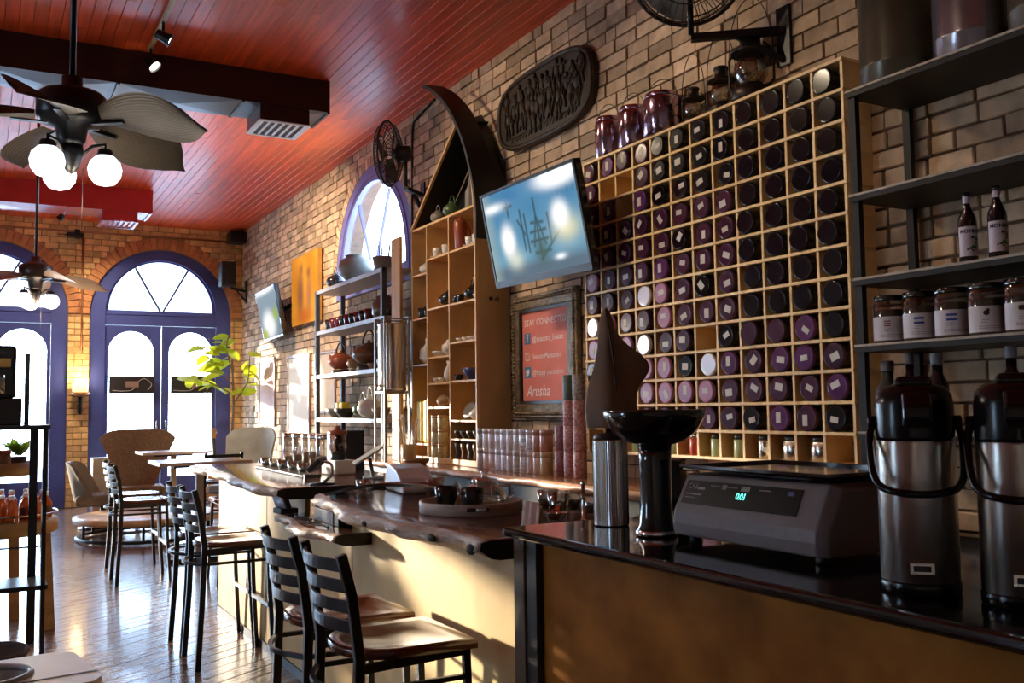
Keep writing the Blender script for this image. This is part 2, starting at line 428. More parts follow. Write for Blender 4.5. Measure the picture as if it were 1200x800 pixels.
side_plate('window_frame', [arch(WY, WR, WB, WZ, 32), arch(WY, WR - .24, WB + .20, WZ + .06, 32)], .06, lilac_m, win, X_W + .01, bev=.006)
side_plate('inner_bead', [arch(WY, WR - .13, WB + .1, WZ + .03, 32), arch(WY, WR - .16, WB + .13, WZ + .03, 32)], .08, lilac_m, win, X_W + .01)
side_plate('pane', [arch(WY, WR - .23, WB + .19, WZ + .05, 32)], .006, pane_m, win, X_W + .02)
for s in (-1, 1):
    MB().bar((X_W + .01, WY + s * .02, WB + .2), (X_W + .01, WY + s * .50, WZ + .90), .02, .03, 0, (1, 0, 0)).build('glazing_bar', lilac_m, win)

# ------------------------------------------------------------------ ceiling, floor, unseen walls
ceil = MB().box(X_L - .2, X_W + .3, Y_R, L_END + .3, Z_C, Z_C + .12).build('ceiling', redgap_m, kind='structure')
P = []
x = X_L
while x < X_W - .02:
    y = Y_R - rnd.random() * 2.5
    while y < L_END:
        ln = rnd.choice((2.4, 3.0, 3.6)); a, b = max(y, Y_R), min(y + ln, L_END); y += ln
        if b - a < .1: continue
        sc = score([(x, a, Z_C), (x + .1, b, Z_C)]) or max(score([(x, a, Z_C), (x + .1, a + .6, Z_C)]), score([(x, b, Z_C), (x + .1, b - .6, Z_C)]))
        P.append((sc, (x + .05, (a + b) / 2, Z_C - .009 - rnd.random() * .0015), (.0965, round(b - a, 1) - .004, .02), (0, 0, 0)))
    x += .1
lay(P, ceil, 'ceiling_board', red_m, 'far_ceiling_boards', 296, .0025)
floor = MB().box(X_L - .2, X_W + .3, Y_R, L_END + .3, -.12, -.012).build('floor', gap_m, kind='structure')
FA = math.radians(34); ca, sa = math.cos(FA), math.sin(FA); P = []
PWD = .118
for i in range(-90, 190):
    v0 = i * PWD; u = -14 + rnd.random() * 2
    while u < 18:
        ln = rnd.choice((1.8, 2.2, 2.8)); a, b = u, u + ln; u += ln
        c = (ca * (a + b) / 2 - sa * (v0 + PWD / 2), sa * (a + b) / 2 + ca * (v0 + PWD / 2))
        if not (X_L < c[0] < X_W and Y_R < c[1] < L_END): continue
        e1 = (ca * a - sa * v0, sa * a + ca * v0, 0); e2 = (ca * b - sa * (v0 + PWD), sa * b + ca * (v0 + PWD), 0)
        sc = max(score([e1, e2]), score([(c[0] - .3, c[1] - .2, 0), (c[0] + .3, c[1] + .25, 0)]))
        if not (-.4 < c[0] < 2.2): sc = 0
        P.append((sc, (c[0], c[1], -.008 - rnd.random() * .0015), (ln - .005, PWD - .007, .016), (0, 0, FA)))
lay(P, floor, 'floorboard', floor_m, 'far_floorboards', 296, .0015)
side_plate('wall_left', [[(Y_R, 0), (L_END, 0), (L_END, Z_C), (Y_R, Z_C)], arch(5.6, .47, .9, 2.6)], .15, plaster_m, None, X_L - .075, kind='structure')
w3 = bpy.data.objects.new('added_window_3', None); COL.objects.link(w3); w3['kind'] = 'structure'  # unseen left-wall window added for airpot highlights and fill light
side_plate('window_frame', [arch(5.6, .50, .87, 2.6), arch(5.6, .40, .97, 2.6)], .08, blue_m, w3, X_L - .05)
side_plate('pane', [arch(5.6, .41, .96, 2.6)], .006, pane_m, w3, X_L - .05)
MB().box(X_L - .15, X_W + .3, Y_R - .15, Y_R, 0, Z_C).build('wall_rear', plaster_m, kind='structure')
MB().box(-14, 16, L_END + .31, 60, -.12, -.02).build('pavement', mat('pavement', (.42, .40, .38), .9), kind='structure')
# ------------------------------------------------------------------ bar
def frame(o, xd, yd):
    x = Vector(xd).normalized(); y = Vector(yd).normalized(); z = x.cross(y)
    return Matrix(((x.x, y.x, z.x, o[0]), (x.y, y.y, z.y, o[1]), (x.z, y.z, z.z, o[2]), (0, 0, 0, 1)))
def put_m(name, me, parent, M, **kw):
    o = put(name, me, parent, M.translation, M.to_euler(), **kw); return o
slabtop_m = mat('slab_top', (.22, .095, .055), .16, var=.5, scale=2.2, stretch=(5, .8, 1), coat=.5, detail=6, rvar=.08)
slabedge_m = mat('slab_edge', (.74, .62, .52), .45, var=.2, scale=14, stretch=(1, .6, 2), col2=(.26, .17, .12), bump=1., bscale=30, detail=8, spec=.3)
slabcut_m = mat('slab_cut_end', (.012, .010, .010), .7)
def slab(name, y0, y1, xb, xf, z0, z1, parent=None, n=40, cut=True, edge=slabedge_m, top=slabtop_m, **kw):
    m = MB(); V = []; N = 7
    for i in range(n + 1):
        y = y0 + (y1 - y0) * i / n; x = xf(y); b = .018 * math.sin(y * 9) + .012 * math.sin(y * 23 + 1)
        e = .006 * math.sin(y * 37)
        V += [(xb, y, z1), (x + .03, y, z1), (x, y, z1 - .006 + e * .3), (x - .012 + b, y, (z0 + z1) / 2 + e), (x + .03 + b, y, z0 + .006), (x + .07, y, z0), (xb, y, z0)]
    F = []; mi = []
    for i in range(n):
        for k in range(N):
            k2 = (k + 1) % N; F.append((i * N + k, i * N + k2, (i + 1) * N + k2, (i + 1) * N + k)); mi.append(1 if k in (1, 2, 3, 4) else 0)
    m.add(V, F, 0, True); m.m = mi
    m.f.append(list(range(N))); m.m.append(2); m.s.append(False); m.f.append([n * N + k for k in range(N)][::-1]); m.m.append(2); m.s.append(False)
    return m.build(name, [top, edge, slabcut_m], parent, **kw)
slab('bar_slab', 5.05, 7.72, 2.30, lambda y: 1.375 + .05 * max(0, y - 6.2) + .03 * math.sin(y * 3.1), 1.01, 1.07, label='far live-edge wooden bar top with glass cups and canisters', cat='bar top')
slab('bar_slab', 4.2, 5.22, 1.95, lambda y: 1.385 + .03 * math.sin(y * 6.5), .865, .92, label='short lower live-edge shelf between the two bar tops', cat='bar top')
near_slab = slab('bar_slab', 2.79, 4.88, 2.22, lambda y: 1.405 + .035 * math.sin(y * 4.4 + .8) + (.12 * max(0, y - 4.45) / .4), .985, 1.05, label='near live-edge wooden bar top carrying the round tray and glass teapot', cat='bar top')
for (x, y, z, r) in ((1.412, 3.16, 1.022, (.010, .035, .014)), (1.425, 2.87, 1.015, (.012, .03, .018)), (1.369, 3.72, 1.02, (.010, .028, .012))): MB().ell((x, y, z), r, 12, 8).build('knot', slabcut_m, near_slab)
# bar front panels
t = thing('bar_counter', 'pale maple plywood bar front behind the black stools', 'bar', (1.58, 0, 0))
for y0, y1, zt in ((6.05, 7.42, 1.01), (5.235, 6.04, 1.005), (4.475, 5.225, .86)):
    MB().box(0, .03, y0, y1, .0, zt).build('panel', ply_m, t, bev=.003)
MB().box(0, .03, 2.80, 4.465, .0, .98).build('panel', ply_m, t, bev=.003)
MB().box(.03, .5, 7.38, 7.42, 0, 1.01).build('end_panel', ply_m, t)
MB().box(.035, .06, 2.80, 7.38, 0, .86).build('backing', dark_m, t)
MB().box(-.012, 0, 2.85, 7.40, .0, .05).build('plinth', dark_m, t)
t = thing('riser', 'grey riser box under the left end of the near bar top', 'riser', (1.53, 4.58, .92))
MB().box(-.02, .32, -.03, .27, 0, .065).build('grey_panel', gray_m, t, bev=.003); MB().box(-.015, .32, -.10, -.032, 0, .065).build('black_panel', dark_m, t, bev=.003)

# black counter with brown panel
osb_m = mat('amber_ply', (.52, .20, .033), .6, spec=.1, var=.1, scale=5, stretch=(1, 1, 1.2), col2=(.24, .08, .012), detail=8, rvar=.1)
granite_m = mat('black_granite', (.006, .006, .007), .05, var=.3, scale=60, coat=.5)
t = thing('service_counter', 'dark service counter with glossy black top and amber plywood front', 'counter', (1.50, 0, 0))
MB().box(-.03, .95, -.6, 2.735, 1.07, 1.10).build('counter_top', granite_m, t, bev=.012, seg=3)
MB().box(.04, .06, -.6, 2.62, .0, 1.07).build('front_panel', osb_m, t)
MB().box(.015, .10, 2.60, 2.665, 0, 1.07).build('corner_post', mat('black_post', (.015, .013, .012), .5), t, bev=.003)
MB().box(.01, .10, 2.667, 2.735, 0, 1.07).build('edge_post', mat('brown_post', (.09, .055, .03), .6), t, bev=.003)
MB().box(.1, .92, 2.69, 2.73, 0, 1.07).build('end_panel', osb_m, t)
MB().box(.06, .92, -.6, 2.6, .0, .04).build('base', dark_m, t)

# back counter along the brick wall
backtop_m = mat('back_counter_top', (.40, .20, .11), .2, var=.35, scale=2, stretch=(4, .8, 1), coat=.4, detail=6)
slab('back_counter_top', 3.0, 9.35, 3.93, lambda y: 3.30 + .02 * math.sin(y * 2.3), .93, .99, n=60, edge=mat('back_edge', (.62, .36, .24), .4, var=.3, scale=7, bump=.3), top=backtop_m,
     label='long reddish live-edge back counter under the brick wall', cat='counter')
t = thing('back_cabinet', 'dark cabinet carcass under the long back counter', 'cabinet', (3.40, 0, 0))
MB().box(.0, .02, 3.05, 9.3, .08, .93).build('front_panel', mat('dark_cabinet', (.03, .022, .018), .6), t)
MB().box(.02, .52, 3.05, 9.3, .08, .12).build('bottom_panel', mat('dark_cabinet', (.03, .022, .018), .6), t)
for y in (3.05, 4.6, 6.2, 7.8, 9.26): MB().box(-.01, .52, y, y + .04, 0, .93).build('upright', mat('dark_cabinet', (.03, .022, .018), .6), t)

# ------------------------------------------------------------------ jar rack
RY0, RZ0, CW, RH, RX = 5.66, 3.205, .19633, .1565, 3.74
rackm = mat('rack_pine', (.86, .60, .30), .5, var=.14, scale=5, stretch=(1, 8, 1), rand=.08)
rackin_m = mat('rack_back', (.22, .10, .035), .6, var=.25, scale=4)
t = thing('jar_rack', 'tall pine pigeonhole rack of purple-lidded tea jars on brick wall', 'rack', (RX, RY0, 0))
for k in range(14):
    z = RZ0 - k * RH; ext = .012
    MB().box(-.006, .2, -12 * CW - ext, ext, z - .0085, z + .0085).build('shelf_board', rackm, t, bev=.002)
for k in range(13):
    MB().box(.002, .198, -k * CW - .008, -k * CW + .008, RZ0 - 13 * RH + .0085, RZ0 - .0085).build('divider', rackm, t)
MB().box(.2, .212, -12 * CW, 0, RZ0 - 13 * RH, RZ0).build('back_panel', rackin_m, t)
for y in (-.06, -12 * CW + .06): MB().box(.01, .19, y - .03, y + .03, .99, RZ0 - 13 * RH - .0085).build('foot', rackm, t)

lidm = {'black': mat('lid_shaded', (.006, .003, .006), .14, var=.3, spec=.3), 'plum': mat('lid_plum', (.06, .015, .042), .17, spec=.4, var=.3, rand=.3),
        'purple': mat('lid_purple', (.10, .024, .11), .17, spec=.4, var=.3, rand=.2), 'lilac': mat('lid_lilac', (.38, .15, .27), .3, var=.25, rand=.25),
        'silver': mat('lid_glare', (.80, .76, .82), .22, .6, var=.1)}
jarglass_m = mat('tea_jar_body', (.022, .014, .012), .12, var=.4)
sticker_m = mat('sticker', (.62, .58, .55), .6, var=.06)
JB = MB().lathe([(.05, 0), (.061, .01), (.061, .135), (.055, .15)], 20).mesh('jar_body', jarglass_m)
LIDS = {k: MB().lathe([(.0655, 0), (.0675, .004), (.0675, .018), (.0645, .0225), (.0585, .0245), (.0565, .0230)], 24, caps=False).lathe([(.0565, .0230), (.0001, .0230)], 24, caps=False, smooth=False).mesh('lid', v) for k, v in lidm.items()}
STK = [MB().box(-a / 2, a / 2, -b / 2, b / 2, 0, .001).mesh('paper_label', sticker_m) for a, b in ((.034, .058), (.03, .05), (.04, .055))]
empty = {(1, 1), (2, 1), (2, 2), (6, 8)}
silver = {(3, 6), (6, 9), (3, 8), (0, 7)}  # lids catching door glare, the glare painted as a silver colour
lilac = {(3, 9), (4, 9), (3, 10), (4, 10), (5, 10), (6, 10), (4, 7), (4, 6), (0, 5), (1, 7), (2, 8), (0, 8)}
look = {'black': 'black', 'plum': 'dark plum', 'purple': 'purple', 'lilac': 'pale lilac', 'silver': 'glare-silvered'}
for r in range(12):
    for c in range(12):
        if (c, r) in empty: continue
        k = 'silver' if (c, r) in silver else 'lilac' if (c, r) in lilac else ('black' if (c >= 8 and r < 8) or (c >= 4 and r < 3) or rnd.random() < .2 else 'purple' if rnd.random() < .2 else 'plum')  # near-black lids put the unlit upper right of the rack into colour
        lab = c < 8 or r >= 9 or (c, r) in ((10, 8), (7, 8))
        if k == 'silver': lab = False
        big = c >= 8
        j = thing('tea_jar', f'jar with {look[k]} lid, {ORD[r]} rack row from top, {ORD[c]} jar place from left', 'jar',
                  (RX + .162 - rnd.random() * .02, RY0 - (c + .5) * CW + rnd.uniform(-.018, .018), RZ0 - (r + 1) * RH + .0085 + .0682), 0, 'tea jars in the pine rack', rot=(rnd.uniform(0, .0), -PI / 2, 0))
        put('jar_body', JB, j); put('lid', LIDS[k], j, (0, 0, .137))
        if lab: put('paper_label', STK[rnd.randrange(3)], j, (rnd.uniform(-.012, .012), rnd.uniform(-.012, .012), .160), (0, 0, rnd.choice((rnd.uniform(-.5, .5), rnd.uniform(-1.2, 1.2), PI / 2))))
# flasks in the bottom row
capb = mat('flask_cap', (.02, .02, .02), .3)
flask = {4: ('green', (.30, .36, .17), .035), 5: ('red', (.42, .05, .02), .032), 6: ('green', (.34, .38, .22), .036), 7: ('olive', (.30, .34, .16), .036), 8: ('steel', None, .03), 9: ('steel', None, .062), 10: ('steel', None, .062), 2: ('olive', (.28, .32, .15), .035), 3: ('green', (.33, .37, .2), .035)}
for c, (nm, colr, r) in flask.items():
    r = r * 1.25 if r < .05 else r * 1.1
    m_ = steel_m if colr is None else mat('flask_' + nm, colr, .35)
    h = .100
    f = thing('flask', f'{nm} {"wide tumbler" if r > .05 else "slim flask"} in bottom rack row, {ORD[c]} place from left', 'flask', (RX + .014 + r, RY0 - (c + .5) * CW - .02, RZ0 - 13 * RH + .0092), 0, 'flasks in the bottom rack row')
    MB().lathe([(r * .92, 0), (r, .004), (r, h), (r * .96, h + .002)], 18).build('flask_body', m_, f)
    MB().lathe([(r * .9, h + .002), (r * .9, h + .026), (r * .8, h + .028)], 18).build('cap', steel_m if nm == 'red' else capb, f)
    if r > .05 or nm == 'steel':
        MB().cbox((0, 0, 0), (.022, .001, .03)).build('badge', white_m, f, (-r * .7 - .004, -r * .7 - .004, .05), (0, 0, -PI / 4))

# canisters and lanterns on top of the rack
purplesteel_m = mat('purple_steel', (.42, .30, .40), .13, 1., var=.2, scale=3)
ztop = RZ0 + .0086
for i, (y, r, h, x) in enumerate(((5.48, .098, .30, 3.86), (5.18, .105, .29, 3.855), (4.86, .125, .285, 3.85))):
    o = thing('canister', ('leftmost mirror-polished purple canister on top of the jar rack', 'middle mirror-polished purple canister on top of the jar rack', 'widest purple canister on the rack, next to the dark lantern')[i], 'canister', (x - .015, y, ztop), 0, 'purple canisters on the rack')
    MB().lathe([(r * .95, 0), (r, .006), (r, h - .055), (r * .96, h - .035), (r * .80, h - .028)], 32).build('canister_body', purplesteel_m, o)
    MB().lathe([(r * .86, h - .03), (r * .88, h - .026), (r * .88, h - .004), (r * .84, h)], 32).build('lid', purplesteel_m, o)
    MB().tube([(0, r * .85 * math.cos(a), h - .03 + .13 * math.sin(a)) for a in [PI * k / 14 for k in range(15)]], .003, 6).build('wire_bail', black_m, o, rot=(0, 0, .5))
lampglass_m = glass('lantern_glass', (.55, .5, .42), .12)
rust_m = mat('dark_tin', (.035, .025, .02), .4, .7, var=.4)
def lantern(x, y, z, h, lab, s=1.):
    o = thing('lantern', lab, 'lantern', (x, y, z), .4, 'old lanterns on the rack')
    MB().lathe([(.075 * s, 0), (.085 * s, .01), (.085 * s, .05 * s), (.05 * s, .065 * s), (.045 * s, .075 * s)], 20).build('fuel_tank', rust_m, o)
    MB().lathe([(.045 * s, .075 * s), (.070 * s, .11 * s), (.072 * s, .15 * s), (.05 * s, .20 * s), (.042 * s, .21 * s)], 20, caps=False).build('globe', lampglass_m, o)
    MB().lathe([(.085 * s, .205 * s), (.088 * s, .215 * s), (.045 * s, .235 * s), (.04 * s, .28 * s), (.05 * s, .285 * s), (.045 * s, .30 * s)], 20).build('hood', rust_m, o)
    for k in (-1, 1): MB().tube([(0, k * .07 * s, .05 * s), (0, k * .10 * s, .08 * s), (0, k * .10 * s, .2 * s), (0, k * .06 * s, .245 * s)], .006 * s, 6).build('frame_tube', rust_m, o)
    MB().tube([(0, .1 * s * math.cos(a), .2 * s + h * math.sin(a)) for a in [PI * k / 16 for k in range(17)]], .003, 6).build('bail_handle', black_m, o)
lantern(3.85, 4.565, ztop, .30, 'small dark tin lantern beside the purple canisters', .8)
lantern(3.845, 4.30, ztop, .32, 'dark lantern with clear globe, second from the canisters', .95)
lantern(3.84, 4.04, ztop, .34, 'largest glass-globed lantern standing below the wall bracket', 1.35)

# ------------------------------------------------------------------ right-hand shelf unit
shm = mat('shelf_steel', (.018, .016, .015), .5, 0., var=.3, spec=.25); shb = mat('shelf_board_wood', (.40, .33, .27), .55, var=.2, stretch=(1, 4, 1))
t = thing('shelf_unit', 'dark steel shelf unit holding bottles and coffee jars at right', 'shelf', (3.5, 3.07, 0))
for z in (2.93, 2.44, 2.05, 1.745, 1.35):
    MB().box(0, .42, -2.2, .0, z - .035, z - .012).build('shelf_frame', shm, t); MB().box(-.004, .42, -2.2, .004, z - .012, z).build('shelf_board', shb, t, bev=.002)
for y in (-.02, -2.18):
    for x in (.012, .385): MB().box(x, x + .03, y - .02, y + .02, .99, 2.93).build('post', shm, t)
canm = mat('dark_tin_can', (.085, .075, .055), .28, .4, var=.4, scale=3); canm2 = mat('dented_steel', (.34, .32, .36), .22, .75, var=.3, scale=5, bump=.25, bscale=7)
for (y, r, h, m_, lab) in ((2.93, .165, .5, canm, 'big dull brown metal canister at the left of the top shelf'), (2.545, .155, .5, canm2, 'shiny dented steel canister in the middle of the top shelf'), (2.19, .16, .5, canm, 'dull metal canister cut off by the right picture edge')):
    o = thing('storage_canister', lab, 'canister', (3.69, y, 2.9305), 0, 'big canisters on the top shelf')
    MB().lathe([(r * .98, 0), (r, .012), (r, .09), (r * 1.015, .095), (r, .10), (r, h), (r * .97, h + .01)], 40).build('canister_body', m_, o)
    MB().lathe([(r * 1.02, h), (r * 1.02, h + .05), (r * .9, h + .06)], 40).build('lid', m_, o)
def wrap(me, r):
    for v in me.vertices:
        x, y, z = v.co; a = x / r; v.co = ((r + z) * math.sin(a), -(r + z) * math.cos(a), y)
    me.update(); return me
def label_patch(r, w, z0, z1, m_, n=14):
    b = MB(); b.grid(lambda u, v: ((r) * math.sin((u - .5) * w / r), -(r) * math.cos((u - .5) * w / r), z0 + (z1 - z0) * v), n, 1, 0, False); return b.mesh('paper_label', m_)
bottle_m = mat('dark_bottle_glass', (.012, .006, .008), .06, var=.2, coat=.4); navy_m = mat('navy_ink', (.02, .015, .06), .6); green_m = mat('leaf_ink', (.05, .14, .03), .6)
lblm = mat('lilac_label', (.60, .54, .62), .55, var=.05); pinkish = mat('mauve_ink', (.35, .22, .42), .6)
def label_dot(o, r, x, z, sx, sz, m_, name='printed_mark'):
    me = MB().lathe([(1, 0), (.0001, .0)], 10, caps=False).mesh(name, m_)
    for v in me.vertices: v.co = (x + v.co.x * sx, z + v.co.y * sz, .0008)
    put(name, wrap(me, r), o)
for i, y in enumerate((2.545, 2.41)):
    o = thing('syrup_bottle', ('left one of the two dark syrup bottles on the shelf', 'right one of the two dark syrup bottles on the shelf')[i], 'bottle', (3.60, y, 2.0505), -.80, 'syrup bottles')
    r = .037
    MB().lathe([(r * .9, 0), (r, .004), (r, .175), (r * .93, .195), (.018, .235), (.014, .25), (.014, .285), (.016, .287), (.016, .30), (.014, .302)], 24).build('bottle_body', bottle_m, o)
    MB().lathe([(.0148, .255), (.0152, .257), (.0152, .284), (.0148, .286)], 18, caps=False).build('neck_label', lblm, o)
    lb = put('paper_label', label_patch(r + .0006, .098, .03, .155, lblm), o)
    me = text_mesh('MONIN', .0215, navy_m, .0004, 'lettering', spacing=1.0, bold=.0007); me.transform(Matrix.Translation((0, .134, .0012))); put('lettering', wrap(me, r), lb)
    me = text_mesh('mojito mint', .006, pinkish, .0003, 'lettering', shear=.2) if False else None
    for (x, z, a, b, m_) in ((.012, .108, .007, .006, navy_m), (.024, .108, .004, .004, navy_m), (.004, .062, .008, .006, green_m), (.015, .068, .009, .007, green_m), (.024, .064, .007, .006, green_m), (.03, .1, .006, .006, green_m), (-.008, .058, .004, .004, navy_m), (.012, .053, .005, .004, navy_m), (.027, .085, .004, .006, navy_m)):
        label_dot(lb, r, x, z, a, b, m_)
    me = MB().tube([(.02 * math.cos(a) + .005, .088 + .016 * math.sin(a), .0009) for a in [PI * k / 10 - .3 for k in range(12)]], .0007, 4).mesh('printed_mark', pinkish); put('printed_mark', wrap(me, r), lb)
jarclear_m = glass('coffee_jar_glass', (.75, .72, .70), .10); beans_m = mat('coffee_beans', (.03, .016, .010), .5, var=.5, scale=60, bump=.8, bscale=90)
redi, bluei, yel, grn, blk = mat('flag_red', (.30, .03, .04), .6), mat('flag_blue', (.03, .06, .35), .6), mat('flag_yellow', (.55, .45, .03), .6), mat('flag_green', (.02, .10, .03), .6), mat('flag_black', (.02, .02, .02), .6)
whitelbl = mat('white_label', (.66, .63, .68), .55, var=.05); greyink = mat('grey_ink', (.30, .27, .33), .6)
def flat(x0, x1, z0, z1, r, m_, parent, name='printed_mark'):
    b = MB(); b.grid(lambda u, v: (x0 + (x1 - x0) * u, z0 + (z1 - z0) * v, .0010), 4, 1, 0, False); put(name, wrap(b.mesh(name, m_), r), parent)
for i, y in enumerate((2.955, 2.795, 2.635, 2.475, 2.315)):
    r = .074; h = .205
    o = thing('coffee_jar', 'coffee bean jar with ' + ('a red striped flag label, leftmost', 'blue striped flag label, second from left', 'blue striped flag label, middle of five', 'dark bird emblem label, fourth from left', 'a yellow and green flag label, rightmost')[i], 'jar', (3.60, y, 1.7455), -.86, 'coffee bean jars')
    MB().lathe([(r * .9, 0), (r, .012), (r, h - .035), (r * .93, h - .02), (r * .9, h - .012)], 28, caps=False).build('glass_body', jarclear_m, o)
    MB().lathe([(.001, .005), (r * .86, .006), (r * .94, .018), (r * .94, h * .72), (r * .8, h * .74)], 24).build('coffee_beans', beans_m, o)
    MB().lathe([(r * .95, h - .016), (r * .97, h - .012), (r * .97, h + .006), (r * .9, h + .010)], 28).build('lid', blackgloss_m, o)
    lb = put('paper_label', label_patch(r + .0008, .19, .012, .118, whitelbl), o)
    R_ = r + .0008
    if i in (1, 2):
        for z in (.098, .078): flat(-.03, .012, z - .006, z + .003, R_, bluei, lb)
    elif i == 0:
        for z in (.098, .088, .078): flat(-.028, .0, z - .004, z + .001, R_, redi, lb)
    elif i == 3:
        label_dot(lb, R_, -.01, .09, .012, .011, blk); label_dot(lb, R_, -.004, .101, .007, .006, blk)
    else:
        flat(-.03, .012, .086, .106, R_, blk, lb)
        for s in (-1, 1):
            me = MB().box(-.022, .022, -.0018, .0018, 0, .0003).mesh('printed_mark', yel); me.transform(Matrix.Translation((-.009, .096, .0016)) @ Matrix.Rotation(s * .42, 4, 'Z')); put('printed_mark', wrap(me, R_), lb)
        label_dot(lb, R_, -.009, .1025, .006, .002, grn); label_dot(lb, R_, -.009, .0895, .006, .002, grn)
    for q, (w_, z) in enumerate(((.03, .062), (.022, .052), (.10, .036), (.10, .028))): flat(-.04 if q > 1 else -.03, (-.04 if q > 1 else -.03) + w_, z - .0012, z + .0012, R_, greyink, lb)
# shadowy bottles on the lower shelf behind the airpots
for i, (y, r, h) in enumerate(((2.98, .05, .27), (2.86, .035, .30), (2.72, .045, .29), (2.38, .04, .30))):
    o = thing('shelf_bottle', ('short jar with pale label on lower shelf beside the rack', 'slim dark bottle with grey cap behind the near airpot', 'dark bottle with pale cap between the two airpots', 'grey-capped dark bottle behind the right airpot')[i], 'bottle', (3.60, y, 1.3505), -.8)
    MB().lathe([(r * .9, 0), (r, .005), (r, h * .7), (r * .5, h * .86), (r * .5, h)], 20).build('bottle_body', bottle_m if i else canm, o)
    MB().lathe([(r * .55, h), (r * .58, h + .003), (r * .58, h + .045), (r * .5, h + .048)], 16).build('cap', gray_m, o)
    if i == 0: put('paper_label', label_patch(r + .0008, .11, .03, .13, whitelbl), o)
# ------------------------------------------------------------------ boat-shaped pine shelf
XF, XB, ZB = 3.60, 3.925, .992
pineshelf_m = mat('pine_shelf', (.66, .40, .15), .45, var=.16, scale=4, stretch=(1, 5, 1), rand=.08)
sideply_m = mat('hull_ply', (.46, .29, .11), .6, var=.25, scale=2.5, stretch=(1, 1, .5), detail=6)
hull_m = mat('hull_black', (.010, .008, .007), .5, var=.3)
t = thing('boat_shelf', 'tall pine boat-shaped shelf with dark prow beside the large screen', 'shelf', (0, 0, 0))
cols = [(8.468, 8.116, [1.042, 1.162, 1.90, 2.336, 2.753, 3.20]), (8.116, 7.634, [1.042, 1.498, 1.716, 1.955, 2.403, 2.869, 3.197]), (7.634, 7.124, [1.047, 1.221, 1.381, 1.724, 2.06, 2.402, 2.871, 3.19])]
for ya, yb, zs in cols:
    for z in zs[1:-1]: MB().box(XF + .004, XB - .01, yb + .009, ya - .009, z - .018, z).build('shelf_board', pineshelf_m, t, bev=.002)
MB().box(XF, XB - .01, 7.124, 8.47, ZB, 1.042).build('base_board', pineshelf_m, t, bev=.002)
MB().box(XF, XB - .01, 7.118, 8.474, 3.175, 3.197).build('top_board', pineshelf_m, t, bev=.002)
for y in (8.116, 7.634): MB().box(XF, XB - .01, y - .009, y + .009, 1.042, 3.175).build('divider', pineshelf_m, t, bev=.002)
MB().box(XF, XB - .01, 8.452, 8.470, 1.042, 3.175).build('side_panel', pineshelf_m, t, bev=.002)
MB().box(XF, XF + .03, 7.108, 7.132, ZB, 3.19).build('edge_strip', pineshelf_m, t, bev=.002)
MB().box(XF + .03, XB, 7.108, 7.124, ZB, 2.9).build('side_panel', sideply_m, t)
MB().box(XB - .01, XB + .005, 7.124, 8.46, ZB, 3.197).build('back_panel', pinein_m, t)
# prow: two gunwales rising to a point, dark hull skin behind, curved stem
def gl(u): return (XF, 8.46 + (7.43 - 8.46) * u, 3.19 + .79 * u)
def gr(u): return (XF, 7.12 + .31 * u ** 1.7, 3.19 + .79 * u)
MB().sweep([gl(k / 10) for k in range(11)], [(-.012, -.012), (.012, -.012), (.012, .012), (-.012, .012)], up=(1, 0, 0)).build('gunwale', pineshelf_m, t)
MB().sweep([gr(k / 10) for k in range(11)], [(-.008, -.012), (.008, -.012), (.008, .012), (-.008, .012)], up=(1, 0, 0)).build('gunwale', pineshelf_m, t)
tri = MB(); tri.add([(XB - .012, 8.45, 3.2), (XB - .012, 7.13, 3.2), (XB - .012, 7.16, 3.6), (XB - .012, 7.44, 3.96), (XB, 8.45, 3.2), (XB, 7.13, 3.2), (XB, 7.16, 3.6), (XB, 7.44, 3.96)], [(0, 1, 2, 3), (7, 6, 5, 4), (0, 3, 7, 4), (0, 4, 5, 1), (1, 5, 6, 2), (2, 6, 7, 3)]); tri.build('prow_back', hull_m, t)
def stem(u):
    return (XB, 7.16 + .10 * u + .55 * u ** 2.6, 2.9 + 1.60 * u)
hb = MB(); hb.grid(lambda u, v: tuple(Vector(gr(u)) * (1 - v) + Vector((XB, gr(u)[1] - .02 + .18 * u * u, 3.19 + .95 * u)) * v), 12, 3)
hb.build('hull_skin', hull_m, t)
hb = MB(); hb.grid(lambda u, v: tuple(Vector(gl(u)) * (1 - v) + Vector((XB, gl(u)[1] + .02, 3.19 + .85 * u)) * v), 12, 3); hb.build('hull_skin', hull_m, t)
pts = [(3.70, 7.085, 2.9), (3.70, 7.09, 3.2), (3.685, 7.15, 3.5), (3.66, 7.26, 3.8), (3.62, 7.42, 4.08), (3.58, 7.62, 4.28), (3.54, 7.80, 4.40)]
def cr(P_, n=5):
    out = []; P_ = [Vector(p) for p in P_]
    for i in range(len(P_) - 1):
        a, b, c, d = P_[max(i - 1, 0)], P_[i], P_[i + 1], P_[min(i + 2, len(P_) - 1)]
        for k in range(n):
            s = k / n; out.append(.5 * ((2 * b) + (c - a) * s + (2 * a - 5 * b + 4 * c - d) * s * s + (3 * b - a - 3 * c + d) * s ** 3))
    out.append(P_[-1]); return out
MB().sweep(cr(pts), [(-.016, -.11), (.016, -.11), (.016, .11), (-.016, .11)], up=(1, 0, 0)).build('stem_post', hull_m, t)
knob = mat('dark_knob', (.02, .015, .01), .5)
for dx in (.0, .06): MB().lathe([(.016, 0), (.016, .012), (.012, .014)], 12).build('bolt_cap', knob, t, (3.74 + dx, 7.108, 2.40), (PI / 2, 0, 0))

